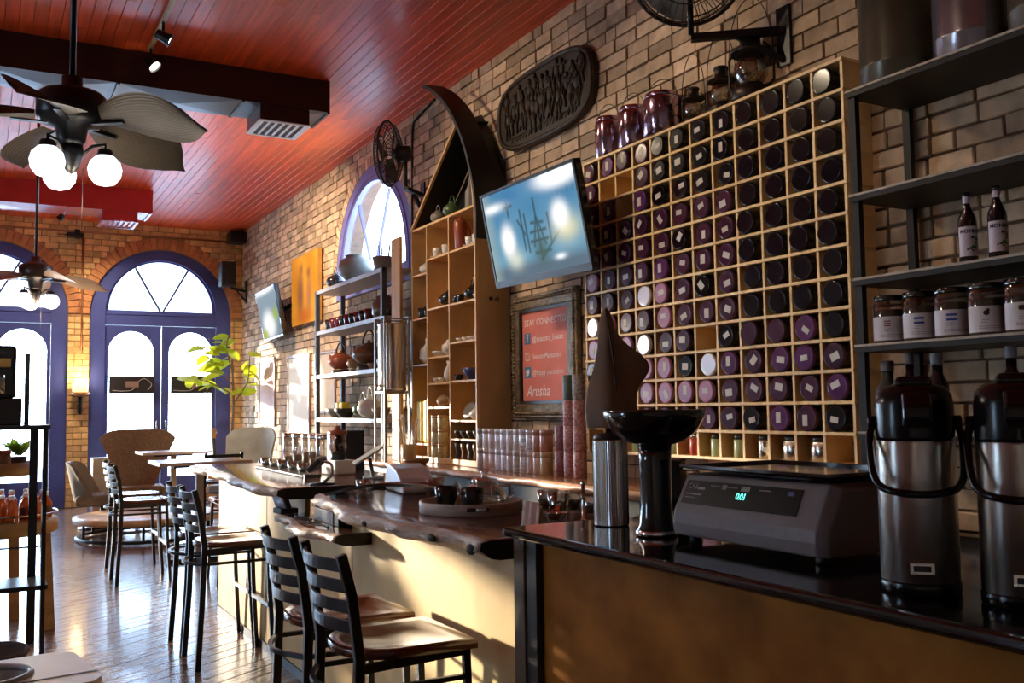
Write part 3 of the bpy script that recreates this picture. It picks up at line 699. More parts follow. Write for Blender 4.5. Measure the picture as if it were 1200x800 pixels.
# ---- crockery and tins on shelves: small builders
cer = {'black': mat('black_glaze', (.015, .014, .016), .15), 'white': mat('white_glaze', (.66, .63, .58), .2), 'brown': mat('brown_glaze', (.16, .07, .03), .3), 'red': mat('red_clay', (.32, .07, .03), .35),
       'green': mat('green_glaze', (.06, .11, .04), .25), 'grey': mat('grey_stoneware', (.22, .20, .17), .5), 'blue': mat('blue_glaze', (.04, .05, .16), .2), 'tan': mat('tan_clay', (.34, .22, .12), .45), 'maroon': mat('maroon_glaze', (.14, .015, .02), .2), 'iron': mat('cast_iron', (.05, .04, .035), .5, .4, bump=.3)}
def cup(nm, lab, loc, r, h, m_, group=None, saucer=False, handle=False, rz=0):
    o = thing(nm, lab, 'cup', loc, rz, group)
    z0 = .008 if saucer else 0
    MB().lathe([(r * .6, z0), (r * .75, z0 + h * .1), (r * .95, z0 + h * .55), (r, z0 + h), (r * .92, z0 + h), (r * .85, z0 + h * .5), (r * .5, z0 + h * .14), (.0005, z0 + h * .12)], 16).build('cup_body', m_, o)
    if saucer: MB().lathe([(r * .7, 0), (r * 1.5, .008), (r * 1.5, .010), (r * .5, .0078)], 18).build('saucer', m_, o)
    if handle: MB().tube([(0, -r * .9 - r * .55 * math.sin(a), z0 + h * .5 + h * .33 * math.cos(a)) for a in [PI * k / 8 for k in range(9)]], r * .1, 6).build('handle', m_, o)
    return o
def bowl(nm, lab, loc, r, h, m_, group=None):
    return MB().lathe([(r * .45, 0), (r * .5, h * .12), (r * .9, h * .6), (r, h), (r * .94, h), (r * .8, h * .55), (r * .4, h * .2), (.0005, h * .18)], 20).build(nm, m_, None, loc, label=lab, cat='bowl', group=group)
def teapot(lab, loc, r, m_, bail=True, rz=0., sq=.75, group=None, stand=None, handle_m=None):
    o = thing('teapot', lab, 'teapot', loc, rz, group); z0 = 0
    if stand:
        MB().lathe([(r * .75, 0), (r * .78, .005), (r * .66, r * .32), (r * .6, r * .34)], 18).build('stand', stand, o); z0 = r * .34
    b = [(r * math.sin(a), z0 + r * sq - r * sq * math.cos(a)) for a in [.45 + (PI - .85) * k / 12 for k in range(13)]]
    MB().lathe(b, 24).build('pot_body', m_, o)
    zt = b[-1][1]
    ld = MB().lathe([(r * .42, zt - .002), (r * .40, zt + r * .08), (r * .15, zt + r * .14)], 18).build('lid', m_, o)
    MB().lathe([(r * .06, zt + r * .12), (r * .12, zt + r * .22), (r * .08, zt + r * .3), (.0005, zt + r * .32)], 12).build('knob', m_, ld)
    zc = z0 + r * sq
    MB().tube([(0, r * .85, zc - r * .1), (0, r * 1.25, zc + r * .15), (0, r * 1.45, zc + r * .55)], [r * .2, r * .13, r * .08], 10).build('spout', m_, o)
    if bail: MB().tube([(0, r * .62 * math.cos(a), zt - r * .1 + r * 1.0 * math.sin(a)) for a in [PI * k / 16 for k in range(17)]], r * .055, 6).build('bail_handle', handle_m or m_, o)
    else: MB().tube([(0, -r * .85 - r * .55 * math.sin(a), zc + r * .45 * math.cos(a)) for a in [PI * k / 10 for k in range(11)]], r * .08, 6).build('handle', m_, o)
    return o
def vase(nm, lab, loc, prof, m_, cat='vase', lid=None, group=None):
    return MB().lathe(prof, 22).build(nm, m_, None, loc, label=lab, cat=cat, group=group)
XC = 3.72
# on top of the boat shelf
teapot('green round teapot with bail handle on top of the boat shelf', (XC - .04, 7.72, 3.1975), .085, cer['green'], handle_m=cer['green'])
teapot('small grey teapot left of the green one on the boat shelf', (XC - .04, 8.02, 3.1975), .072, cer['grey'], handle_m=cer['grey'])
vase('bottle_vase', 'tall dark bottle standing inside the boat prow', (XC + .03, 7.36, 3.1975), [(.06, 0), (.065, .02), (.065, .36), (.05, .42), (.02, .45), (.02, .52), (.03, .54), (.0005, .545)], cer['iron'])
vase('bottle_vase', 'short grey bottle beside the tall dark one in the prow', (XC + .05, 7.52, 3.1975), [(.05, 0), (.055, .015), (.05, .2), (.025, .26), (.02, .32)], cer['grey'])
# right column, from the top
o = thing('jug', 'red clay jug with lid on the top tier of the boat shelf', 'jug', (XC - .07, 7.49, 2.8715), 1.57); o.scale = (1, 1, .93)
MB().lathe([(.045, 0), (.05, .01), (.055, .15), (.06, .25), (.055, .26), (.05, .25)], 18).build('jug_body', cer['red'], o)
MB().lathe([(.055, .26), (.05, .275), (.012, .285), (.015, .305), (.0005, .31)], 16).build('lid', cer['red'], o)
MB().tube([(0, -.055 - .045 * math.sin(a), .15 + .08 * math.cos(a)) for a in [PI * k / 8 for k in range(9)]], .008, 6).build('handle', cer['red'], o)
for i, (y, z) in enumerate(((7.33, 2.8715), (7.20, 2.8715))): cup('coffee_cup', ('white cup and saucer right of the red jug', 'white cup and saucer at right end of the top tier')[i], (XC - .06, y, z), .042, .075, cer['white'], 'white cups on the boat shelf', True, True, 2.6)
for i, y in enumerate((8.0, 7.8)): cup('coffee_cup', ('white cup and saucer at left end of the top tier', 'white cup and saucer left of the red jug')[i], (XC - .06, y, 2.8695), .045, .08, cer['white'], 'white cups on the boat shelf', True, True, 2.6)
teapot('black teapot with raised handle in the right column, second tier', (XC - .04, 7.30, 2.4025), .085, cer['black'], True)
vase('pepper_mill', 'brown wooden grinder behind the black teapots', (XC + .04, 7.44, 2.4025), [(.03, 0), (.033, .01), (.025, .08), (.03, .15), (.035, .19), (.02, .22), (.0005, .225)], cer['brown'], 'grinder')
for i, y in enumerate((7.56, 7.48, 7.17)): cup('tea_cup', ('black cup at the left of the second tier, right column', 'black cup beside the brown grinder', 'black cup right of the black teapot')[i], (XC - .08, y, 2.4025), .036, .07, cer['black'], 'black cups on the boat shelf')
teapot('black side-handled pot alone in the middle column', (XC - .04, 7.82, 2.4035), .085, cer['black'], False, 2.6)
for i, y in enumerate((7.55, 7.43, 7.32)): bowl('small_bowl', ('left white dish of three on the right column', 'middle white dish of three on the right column', 'right white dish of three on the right column')[i], (XC - .05, y, 2.0605), .045, .035, cer['white'], 'white dishes')
vase('glass_jar', 'small pale jar at right end of the third tier', (XC - .03, 7.20, 2.0605), [(.04, 0), (.055, .02), (.055, .09), (.03, .12), (.035, .14)], cer['white'], 'jar')
cup('tea_cup', 'black cup beside the blue bowl', (XC - .08, 7.53, 1.7245), .045, .05, cer['black']); bowl('blue_bowl', 'blue and white bowl in the right column', (XC - .06, 7.31, 1.7245), .085, .10, cer['blue'])
teapot('white teapot with upright handle beside a leaning plate', (XC - .05, 7.24, 1.3815), .065, cer['white'], True)
MB().lathe([(.06, 0), (.075, .008), (.078, .010), (.05, .004)], 24).build('side_plate', cer['grey'], None, (XC - .02, 7.44, 1.46), (0, -1.15, .2), label='grey plate leaning next to the white teapot', cat='plate')
for i, y in enumerate((7.56, 7.44, 7.32, 7.195)): bowl('tea_bowl', f'{ORD[i]} dark bowl from left on the low tier of the boat shelf', (XC - .06, y, 1.2215), .055, .07, cer['iron'], 'dark bowls')
for i, y in enumerate((7.57, 7.45, 7.33, 7.22)): vase('dark_vase', f'{ORD[i]} dark ribbed cup from left on the bottom tier', (XC - .06, y, 1.0425), [(.03, 0), (.04, .02), (.032, .06), (.045, .1), (.045, .135), (.038, .14)], cer['brown' if i % 2 else 'iron'], 'cup', None, 'dark ribbed cups')
# middle column
bowl('small_bowl', 'flat white dish left in the middle column', (XC - .05, 8.0, 1.9555), .07, .05, cer['white']); vase('white_vase', 'white round jar in the middle column third tier', (XC - .05, 7.78, 1.9555), [(.03, 0), (.07, .04), (.07, .09), (.03, .12), (.03, .14)], cer['white'], 'jar')
for i, y in enumerate((8.04, 7.94)): bowl('small_bowl', ('left small pale bowl in the middle column', 'right small pale bowl in the middle column')[i], (XC - .05, y, 1.7165), .045, .045, cer['white'], 'small pale bowls')
vase('white_vase', 'tall white vase in the middle column', (XC - .05, 7.76, 1.7165), [(.035, 0), (.06, .05), (.06, .10), (.03, .15), (.04, .19)], cer['white'])
teapot('tan side-handled teapot in the middle column', (XC - .05, 7.90, 1.4985), .07, cer['tan'], False)
tinA = mat('patterned_tin', (.55, .42, .25), .4, col2=(.22, .22, .12), scale=45, var=.3)
for i, (y, z) in enumerate(((8.02, 1.0425), (7.88, 1.0425), (8.02, 1.169), (7.88, 1.169), (8.02, 1.2955), (7.88, 1.2955))): 
    o = thing('tea_tin', f'patterned tea tin, {("bottom", "middle", "upper")[i // 2]} {("left", "right")[i % 2]} of the six in the middle column', 'tin', (XC - .07, y, z), 0, 'tins in the boat shelf')
    MB().lathe([(.05, 0), (.051, .002), (.051, .1), (.05, .102)], 20).build('tin_body', tinA, o); MB().lathe([(.052, .1), (.052, .122), (.05, .125)], 20).build('lid', cer['tan'], o)
# left column
teapot('white teapot in the left column below the top board', (XC - .05, 8.28, 2.7535), .065, cer['white'], False); cup('tea_cup', 'dark mug left in the left column', (XC - .05, 8.36, 2.3365), .05, .1, cer['black'], handle=True); cup('tea_cup', 'dark mug right in the left column', (XC - .05, 8.22, 2.3365), .05, .1, cer['black'], handle=True)
vase('white_vase', 'white gourd vase hanging high in the left column', (XC - .05, 8.25, 2.52), [(.02, 0), (.06, .03), (.05, .09), (.015, .12), (.015, .17)], cer['white']) if False else None
vase('white_vase', 'white round vase in the left column', (XC - .05, 8.26, 1.9005), [(.03, 0), (.075, .05), (.075, .13), (.02, .19), (.025, .24)], cer['white'])
yelbag_m = mat('yellow_packet', (.75, .55, .02), .4)
for i, y in enumerate((8.37, 8.21)): MB().cbox((0, 0, .2), (.10, .12, .40)).build('tea_packet', yelbag_m, None, (XC - .05, y, 1.1625), bev=.02, seg=2, label=('left bright yellow packet in the left column', 'right bright yellow packet in the left column')[i], cat='packet', group='yellow packets')

# ------------------------------------------------------------------ large screen
def picture_mesh(name, w, h, nx, ny, fn, m_):
    b = MB(); b.grid(lambda u, v: ((u - .5) * w, (v - .5) * h, 0), nx, ny, 0, False); me = b.mesh(name, m_)
    ca_ = me.color_attributes.new('print', 'FLOAT_COLOR', 'POINT')
    for j in range(ny + 1):
        for i in range(nx + 1): ca_.data[j * (nx + 1) + i].color = (*fn(i / nx, j / ny), 1)
    return me
def blob(u, v, cu, cv, ru, rv, p=2.): return math.exp(-(((u - cu) / ru) ** 2 + ((v - cv) / rv) ** 2) ** (p / 2))
def mixc(a, b, t): t = max(0, min(1, t)); return tuple(x * (1 - t) + y * t for x, y in zip(a, b))
def seg_d(u, v, a, b, asp=1.8):
    ax, ay = a[0] * asp, a[1]; bx, by = b[0] * asp, b[1]; px, py = u * asp, v
    dx, dy = bx - ax, by - ay; tt = max(0, min(1, ((px - ax) * dx + (py - ay) * dy) / (dx * dx + dy * dy))); return math.hypot(px - ax - tt * dx, py - ay - tt * dy)
masts = [((.40, .28), (.40, .72)), ((.44, .25), (.44, .66)), ((.56, .18), (.56, .80)), ((.36, .62), (.42, .45)), ((.50, .30), (.56, .62)), ((.62, .30), (.56, .62)), ((.47, .35), (.65, .35)), ((.48, .45), (.64, .45)), ((.50, .55), (.62, .53)), ((.68, .30), (.68, .60)), ((.24, .80), (.32, .80)), ((.27, .68), (.27, .84)), ((.50, .22), (.66, .22)), ((.55, .14), (.78, .40))]
def screen_px(u, v):
    c = mixc((.13, .31, .44), (.03, .16, .34), v * 1.1)
    n_ = .5 + .25 * math.sin(u * 17 + 3 * v) * math.sin(v * 13 - 2 * u); c = mixc(c, (.26, .46, .55), n_ * .3)
    if v < .22: c = mixc(c, (.10, .15, .20), .75 * (.22 - v) / .10)
    d = min(seg_d(u, v, a, b) for a, b in masts)
    c = mixc(c, (.03, .05, .05), .9 * max(0, 1 - d / .028))
    c = mixc(c, (.07, .11, .09), .8 * blob(u, v, .56, .24, .08, .16))
    if .80 < u < .98 and .74 < v < .93 and int(u * 60) % 3 == 0: c = mixc(c, (.05, .15, .22), .7)
    if u < .12: c = mixc(c, (.32, .40, .36), .7 * (.12 - u) / .12)
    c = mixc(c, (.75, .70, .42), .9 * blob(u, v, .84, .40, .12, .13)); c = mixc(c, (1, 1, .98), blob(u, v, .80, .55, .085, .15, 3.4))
    c = mixc(c, (1, 1, .97), blob(u, v, .22, .42, .08, .19, 3.4)); c = mixc(c, (.8, .78, .60), .7 * blob(u, v, .27, .20, .08, .10))  # bright white blobs are window reflections painted into the picture
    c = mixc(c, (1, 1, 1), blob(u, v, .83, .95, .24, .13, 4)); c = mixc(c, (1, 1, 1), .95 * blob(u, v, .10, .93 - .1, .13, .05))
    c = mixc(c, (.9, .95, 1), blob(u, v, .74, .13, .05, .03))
    return c
tvw, tvh = 1.43, .735
Mtv = Matrix.Translation((3.43, 5.87, 2.752)) @ Matrix.Rotation(-.041, 4, 'Z') @ Matrix.Rotation(-.206, 4, 'Y') @ Matrix.Rotation(.03, 4, 'X') @ Matrix(((0, 0, -1, 0), (-1, 0, 0, 0), (0, 1, 0, 0), (0, 0, 0, 1)))
t = thing('television', 'large flat television tilted down on brick wall showing bright blue harbour and painted window glare', 'television', Mtv.translation, rot=Mtv.to_euler())
MB().box(-tvw / 2, tvw / 2, -tvh / 2, tvh / 2, -.055, -.004).build('housing', blackgloss_m, t, bev=.006)
put('bezel', plate([[(-tvw / 2, -tvh / 2), (tvw / 2, -tvh / 2), (tvw / 2, tvh / 2), (-tvw / 2, tvh / 2)], [(-tvw / 2 + .022, -tvh / 2 + .05), (tvw / 2 - .022, -tvh / 2 + .05), (tvw / 2 - .022, tvh / 2 - .022), (-tvw / 2 + .022, tvh / 2 - .022)]], .012, mat('bezel_black', (.008, .008, .009), .4, spec=.2), 'bezel'), t, (0, 0, .002))
put('screen', picture_mesh('screen', tvw - .044, tvh - .072, 150, 80, screen_px, attr_mat('screen_picture_reflections', 1.0, .3)), t, (0, .014, -.001))
Mi = Mtv.inverted()
wp = MB().box(3.90, 3.945, 5.70, 6.05, 2.55, 2.95).build('wall_plate', black_m, None); wp.parent = t; wp.matrix_local = Mi
arm = MB().bar((3.92, 5.95, 2.78), (3.70, 5.88, 2.78), .05, .08).bar((3.72, 5.88, 2.78), (3.50, 5.87, 2.76), .05, .08).build('mount_arm', black_m, None); arm.parent = t; arm.matrix_local = Mi

# ------------------------------------------------------------------ chalkboard sign
gold_m = mat('old_gilt', (.20, .14, .08), .42, .5, var=.5, scale=25, bump=1., bscale=45); board_m = mat('salmon_board', (.74, .20, .15), .7, var=.1, scale=4); chalk_m = mat('chalk', (.92, .80, .76), .9)
t = thing('menu_board', 'salmon red chalk sign in an ornate dark gilt frame', 'sign', (3.90, 6.505, 1.893), rot=(PI / 2, 0, -PI / 2))
w, h = 1.0, 1.0
for (x0, x1, y0, y1) in ((-.5, .5, .385, .5), (-.5, .5, -.5, -.385), (-.5, -.385, -.385, .385), (.385, .5, -.385, .385)): MB().box(x0, x1, y0, y1, -.03, .02).build('frame_rail', gold_m, t, bev=.012, seg=3)
beads = MB()
for k in range(34):
    s = -.48 + .96 * k / 33
    for (x, y) in ((s, .462), (s, -.462), (-.462, s), (.462, s)): beads.ell((x, y, .02), (.017, .017, .014), 8, 5)
beads.build('frame_beading', gold_m, t, kind='stuff')
put('inner_slip', plate([[(-.385, -.385), (.385, -.385), (.385, .385), (-.385, .385)], [(-.36, -.36), (.36, -.36), (.36, .36), (-.36, .36)]], .02, mat('dark_slip', (.02, .016, .012), .4), 'inner_slip'), t, (0, 0, .004))
bd = MB().box(-.37, .37, -.37, .37, -.012, -.004).build('board', board_m, t)
def chalk(txt, x, y, s, shear=.15, align='CENTER', m_=chalk_m): put('lettering', text_mesh(txt, s, m_, .0004, shear=shear, align=align), bd, (x, y, -.0034))
chalk('STAY CONNECTED', .0, .27, .074, .05)
chalk('@seasons_house', -.20, .135, .068, align='LEFT'); chalk('SeasonsPlantation', -.20, -.005, .060, align='LEFT'); chalk('@happy plantation', -.20, -.135, .062, align='LEFT'); chalk('Arusha', -.12, -.285, .125, .3)
fb, tw = mat('chalk_blue', (.10, .18, .34), .8), mat('chalk_sky_blue', (.06, .26, .46), .8)
for (y, m_) in ((.145, fb), (-.13, tw)): MB().box(-.325, -.225, y - .045, y + .045, 0, .0006).build('icon_tile', m_, bd, (0, 0, -.0038), bev=.0)
chalk('f', -.275, .145, .095, 0)
put('icon_ring', plate([[(-.275 + .05 * math.cos(a) ** 1, .0 + .046 * math.sin(a)) for a in [2 * PI * k / 4 + PI / 4 for k in range(4)]], [(-.275 + .041 * math.cos(a), .0 + .037 * math.sin(a)) for a in [2 * PI * k / 4 + PI / 4 for k in range(4)]]], .001, chalk_m, 'icon_ring'), bd, (0, 0, -.003))
MB().tube([(-.275 + .016 * math.cos(a), .016 * math.sin(a), -.003) for a in [2 * PI * k / 16 for k in range(16)]], .003, 4, closed=True).build('icon_ring', chalk_m, bd)
bird = [(-.305, -.155), (-.285, -.160), (-.262, -.15), (-.25, -.128), (-.243, -.112), (-.252, -.115), (-.26, -.102), (-.275, -.105), (-.279, -.118), (-.30, -.106), (-.305, -.122), (-.298, -.142)]
MB().prism(bird, 0, .0008).build('icon_bird', chalk_m, bd, (0, 0, -.0032))

# ------------------------------------------------------------------ bronze relief plaque
bronze_m = mat('dark_bronze', (.036, .022, .013), .55, .15, var=.45, scale=14, bump=.25)
t = thing('relief_plaque', 'dark bronze oval relief plaque of figures on the brick wall', 'plaque', (3.90, 6.45, 3.925), rot=(PI / 2, 0, -PI / 2))
a_, b_ = .74, .305
def outl(s=1.): return [(s * a_ * (abs(math.cos(q)) ** .62) * (1 if math.cos(q) > 0 else -1), s * b_ * (abs(math.sin(q)) ** .62) * (1 if math.sin(q) > 0 else -1)) for q in [2 * PI * k / 64 for k in range(64)]]
MB().prism(outl(1), -.02, .02).build('plaque_disc', bronze_m, t)
MB().tube([(x, y, .02) for x, y in outl(.965)], .022, 8, closed=True).build('plaque_rim', bronze_m, t)
def figure(x, y, s, ph):
    f = MB(); f.ell((x, y + .105 * s, .03), (.018 * s, .022 * s, .018), 8, 6)
    f.ell((x, y + .045 * s, .026), (.028 * s, .05 * s, .018), 8, 6)
    for k in (-1, 1):
        f.tube([(x + k * .012 * s, y + .01 * s, .024), (x + k * (.02 + .02 * ph) * s, y - .05 * s, .03), (x + k * .03 * s + .01 * ph, y - .11 * s, .024)], [.014 * s, .011 * s, .008 * s], 6)
        f.tube([(x + k * .025 * s, y + .075 * s, .026), (x + k * .05 * s, y + (.03 + .04 * ph * k) * s, .034), (x + k * .035 * s + .03 * ph, y + (.0 + .1 * ph * k) * s, .03)], [.010 * s, .008 * s, .006 * s], 6)
    return f
fr_ = random.Random(3)
for row, (yy, n_, s) in enumerate(((.10, 11, 1.05), (-.055, 12, 1.1))):
    for k in range(n_):
        x = -.60 + 1.2 * (k + .5) / n_ + fr_.uniform(-.045, .045)
        figure(x, yy + fr_.uniform(-.035, .035), s * fr_.uniform(.8, 1.25), fr_.uniform(-1, 1)).build('relief_figure', bronze_m, t)
for k in range(22):
    x = -.5 + k * .047; MB().bar((x, -.225, .02), (x + .024, -.19, .02), .008, .012, 0, (0, 0, 1)).build('border_notch', bronze_m, t)
MB().box(-.55, .55, -.185, -.175, .015, .03).build('ground_line', bronze_m, t)

# ------------------------------------------------------------------ tins and tubes on the back counter
def stripetin(name, c1, c2, sc_, mode):
    m = mat(name, c1, .3, coat=.3, col2=c2, scale=sc_, stretch=mode, detail=1); return m
tints = [stripetin('tin_grey', (.50, .48, .52), (.30, .28, .33), 60, (1, 1, 1)), stripetin('tin_rose', (.72, .56, .52), (.55, .38, .35), 70, (1, 1, .3)), stripetin('tin_white', (.82, .78, .78), (.62, .56, .60), 90, (.4, .4, 2)),
         stripetin('tin_lilac', (.58, .54, .70), (.82, .80, .84), 80, (1, 1, 1)), stripetin('tin_band', (.84, .82, .82), (.34, .30, .36), 40, (.05, .05, 3)), stripetin('tin_gold', (.60, .46, .28), (.48, .36, .20), 30, (1, 1, 1)), stripetin('tin_red', (.50, .24, .17), (.40, .18, .13), 30, (1, 1, 1))]
tnm = ['grey', 'rose', 'white', 'lilac', 'banded white', 'gold', 'brick red']
TB = MB().lathe([(.047, 0), (.048, .002), (.048, .155), (.047, .157)], 22); TL = MB().lathe([(.0487, .12), (.0487, .158), (.047, .161)], 22)
rows = [[0, 1, 1, 3, 3, 3, 4, 4, 1, 1, 5], [0, 2, 1, 3, 3, 3, 2, 4, 4, 6, 6]]
X_T = 3.62
for lvl in (0, 1):
    for k, ti in enumerate(rows[lvl]):
        y = 7.048 - k * .1015
        o = thing('tea_canister', f'{tnm[ti]} tea canister, {("lower", "upper")[lvl]} row, {ORD[k]} from the boat shelf', 'tin', (X_T + rnd.uniform(-.004, .004), y, .9905 + lvl * .1625), rnd.random() * 6, 'stacked tea canisters on the back counter')
        put('tin_body', TB.mesh('tin_body', tints[ti]), o); put('lid', TL.mesh('lid', tints[ti]), o)
tub = [mat('tube_red', (.30, .035, .045), .4, col2=(.50, .35, .32), scale=70, var=.3, detail=2), mat('tube_maroon', (.16, .02, .03), .4, col2=(.30, .14, .14), scale=80, detail=2), mat('tube_green', (.05, .08, .06), .4, col2=(.12, .16, .13), scale=80, detail=2), mat('tube_mottle', (.10, .07, .06), .4, col2=(.40, .33, .30), scale=70, detail=2)]
T2 = MB().lathe([(.045, 0), (.046, .002), (.046, .176), (.045, .178)], 22)
for ci, (x, y, st) in enumerate(((3.62, 5.83, (1, 1)), (3.70, 5.77, (0, 0, 0, 3)), (3.62, 5.71, (0, 0, 0, 2)), (3.62, 5.585, (0, 0, 0, 3)))):
    for l_, ti in enumerate(st):
        nm_ = ('red floral', 'dark maroon', 'dark green', 'mottled brown')[ti]
        o = put('tea_tube', T2.mesh('tea_tube', tub[ti]), None, (x, y, .9905 + l_ * .1785), label=f'{nm_} tea tin, {ORD[l_]} from bottom in {("the short stack", "the tall stack nearest the sign", "the middle tall stack", "the tall stack nearest the rack")[ci]}', cat='tin', group='stacked patterned tea tins')
# ------------------------------------------------------------------ ladder-back bar stools
seat_m = mat('cherry_seat', (.13, .035, .018), .22, var=.3, scale=3, stretch=(1, 6, 1), coat=.5)
def make_stool(loc, lab):
    t = thing('bar_stool', lab, 'stool', loc, 0, 'black ladder-back bar stools')
    W_ = .195
    for s in (-1, 1):
        MB().sweep([(-.225, s * (W_ + .012), 0), (-.20, s * W_, .40), (-.19, s * W_, .70), (-.215, s * W_, .90), (-.25, s * W_, 1.03)], [(-.014, -.016), (.014, -.016), (.014, .016), (-.014, .016)], up=(1, 0, 0)).build('back_leg', black_m, t, bev=.003)
        MB().sweep([(.215, s * (W_ + .01), 0), (.19, s * W_, .40), (.18, s * W_, .695)], [(-.0125, -.0125), (.0125, -.0125), (.0125, .0125), (-.0125, .0125)], up=(1, 0, 0)).build('front_leg', black_m, t, bev=.003)
        MB().bar((-.20, s * W_, .60), (.183, s * W_, .60), .016, .016).build('side_stretcher', black_m, t)
        MB().bar((-.195, s * W_, .67), (.18, s * W_, .685), .018, .028).build('seat_rail', black_m, t)
    arc = lambda z, d, x0: [(x0 - d * math.sin(PI * k / 10), -W_ + 2 * W_ * k / 10, z) for k in range(11)]
    for i, z in enumerate((.80, .865, .93, .995)):
        xo = -.20 - (z - .78) * .2
        MB().sweep(arc(z, .045, xo), [(-.006, -.020), (.006, -.020), (.006, .020), (-.006, .020)]).build('slat', black_m, t, bev=.003)
    MB().sweep(arc(.60, .07, -.20), [(-.008, -.008), (.008, -.008), (.008, .008), (-.008, .008)]).build('back_hoop', black_m, t)
    MB().bar((.185, -W_, .33), (.185, W_, .33), .016, .024).build('footrest', mat('worn_steel', (.35, .34, .33), .4, .6), t)
    MB().bar((.18, -W_, .685), (.18, W_, .685), .02, .025).build('seat_rail', black_m, t)
    n = 12; poly = [(.215, -.215), (.215, .215)] + [(-.06 - .155 * math.sin(PI * k / n), .205 * math.cos(PI * k / n)) for k in range(n + 1)]
    b = MB(); cx = [(.02, 0)]
    # dished saddle seat: rings toward the centre
    rings = []
    for f, dz in ((1, .0), (.985, .006), (.80, .004), (.55, -.008), (.25, -.012)):
        rings.append([(x * f + .0 * (1 - f), y * f, .712 + dz) for x, y in poly])
    V = [(x, y, .690) for x, y in poly]
    for r_ in rings: V += r_
    V.append((0, 0, .699)); N = len(poly); F = [tuple(range(N))[::-1]]
    for j in range(len(rings)):
        for k in range(N): F.append((j * N + k, j * N + (k + 1) % N, (j + 1) * N + (k + 1) % N, (j + 1) * N + k))
    for k in range(N): F.append((len(rings) * N + k, len(rings) * N + (k + 1) % N, len(V) - 1))
    b.add(V, F, 0, True); b.build('seat', seat_m, t)
    for s in (-1, 1):
        MB().lathe([(.018, 0), (.016, .012)], 10).build('foot_cap', mat('grey_foot', (.3, .3, .3), .5), t, (-.226, s * (W_ + .012), -.0), (0, 0, 0)) if False else None
    return t
st = make_stool((1.24, 3.10, 0), 'nearest black ladder-back stool with dished cherry seat at the bar')
dup(st, (1.235, 3.615, 0), 0, 'second black stool from the camera, partly behind the nearest one')
dup(st, (1.338, 5.97, 0), 0, 'black stool with sunlit seat, near one of the middle pair at the bar')
dup(st, (1.338, 6.45, 0), 0, 'black stool hidden behind another, far one of the middle pair')
dup(st, (1.275, 9.16, 0), 0, 'black stool out on the floor, near one of the pair by the window table')
dup(st, (1.31, 9.86, 0), 0, 'black stool out on the floor, far one of the pair by the window table')
dup(st, (2.02, 8.72, 0), PI, 'black stool between the window table and the end of the bar')
dup(st, (2.35, 11.05, 0), PI * .5, 'black stool behind the near high table')

# ------------------------------------------------------------------ high tables
ttop_m = mat('table_top', (.62, .50, .42), .25, var=.1, scale=3); tleg_m = mat('table_leg', (.42, .32, .20), .5)
def table(loc, w, d, h, lab):
    t = thing('high_table', lab, 'table', loc, 0, 'high tables near the doors')
    MB().box(-w / 2, w / 2, -d / 2, d / 2, h - .035, h).build('table_top', ttop_m, t, bev=.006)
    MB().box(-.035, .035, -.035, .035, .04, h - .035).build('pedestal', tleg_m, t, bev=.004)
    MB().box(-.30, .30, -.03, .03, 0, .04).box(-.03, .03, -.30, .30, 0, .041).build('cross_base', black_m, t)
    MB().box(-.25, .25, -.02, .02, h - .07, h - .035).build('top_bracket', black_m, t)
table((1.93, 9.97, 0), .88, .70, 1.0, 'near high pale table, sunlit, left of the bar end'); table((2.32, 13.78, 0), .9, .7, .955, 'far high pale table in front of the tan lounge chair')

# ------------------------------------------------------------------ lounge chairs, low round table, cabinet
tan_m = mat('tan_fabric', (.24, .155, .085), .85, var=.3, scale=40, bump=.4, bscale=120); blueg_m = mat('pale_leather', (.30, .31, .29), .45, var=.15)
def lounge(loc, rz, lab, m_, wtop=.52, wbot=.20, htop=1.24):
    t = thing('lounge_chair', lab, 'chair', loc, rz)
    def sh(u, v, off):
        a = (u - .5) * 2; w = (wbot + (wtop - wbot) * v ** 1.1); z = .36 + (htop - .36) * v - .13 * a ** 6 * v
        return (a * w, .30 + .10 * v - .26 * abs(a) ** 2.2 * (1 - .35 * v) + off, z)
    b = MB(); b.grid(lambda u, v: sh(u, v, 0), 16, 8); b.grid(lambda u, v: sh(u, v, .05), 16, 8)
    e = MB(); 
    n = 16
    for (v, ) in ((1.,),):
        b.add([sh(k / n, 1, 0) for k in range(n + 1)] + [sh(k / n, 1, .05) for k in range(n + 1)], [(k, k + 1, n + 2 + k, n + 1 + k) for k in range(n)], 0, True)
    for u in (0., 1.): b.add([sh(u, k / 8, 0) for k in range(9)] + [sh(u, k / 8, .05) for k in range(9)], [(k, k + 1, 10 + k, 9 + k) for k in range(8)], 0, True)
    b.build('back_shell', m_, t)
    MB().box(-.36, .36, -.34, .29, .30, .44).build('seat_cushion', m_, t, bev=.05, seg=4)
    MB().lathe([(.30, 0), (.30, .015), (.05, .04), (.035, .06), (.035, .30)], 24).build('swivel_base', black_m, t)
    return t
lounge((2.0, 14.75, 0), -.1, 'tan speckled lounge chair with flared back before the double doors', tan_m)
lounge((1.42, 13.62, 0), 1.35, 'small lounge chair seen from the side, left of the tan flared chair', mat('olive_fabric', (.20, .16, .10), .8, var=.2), .42, .34, .86)
lounge((3.35, 14.2, 0), -.75, 'pale leather lounge chair with brown shell near the side wall', blueg_m, .40, .32, 1.24)
MB().box(-.55, .0, -.16, .16, 0, .88).build('cabinet', cream_m, None, (1.78, 16.2, 0), bev=.01, label='cream cabinet standing left of the lounge chairs by the door', cat='cabinet') if False else None
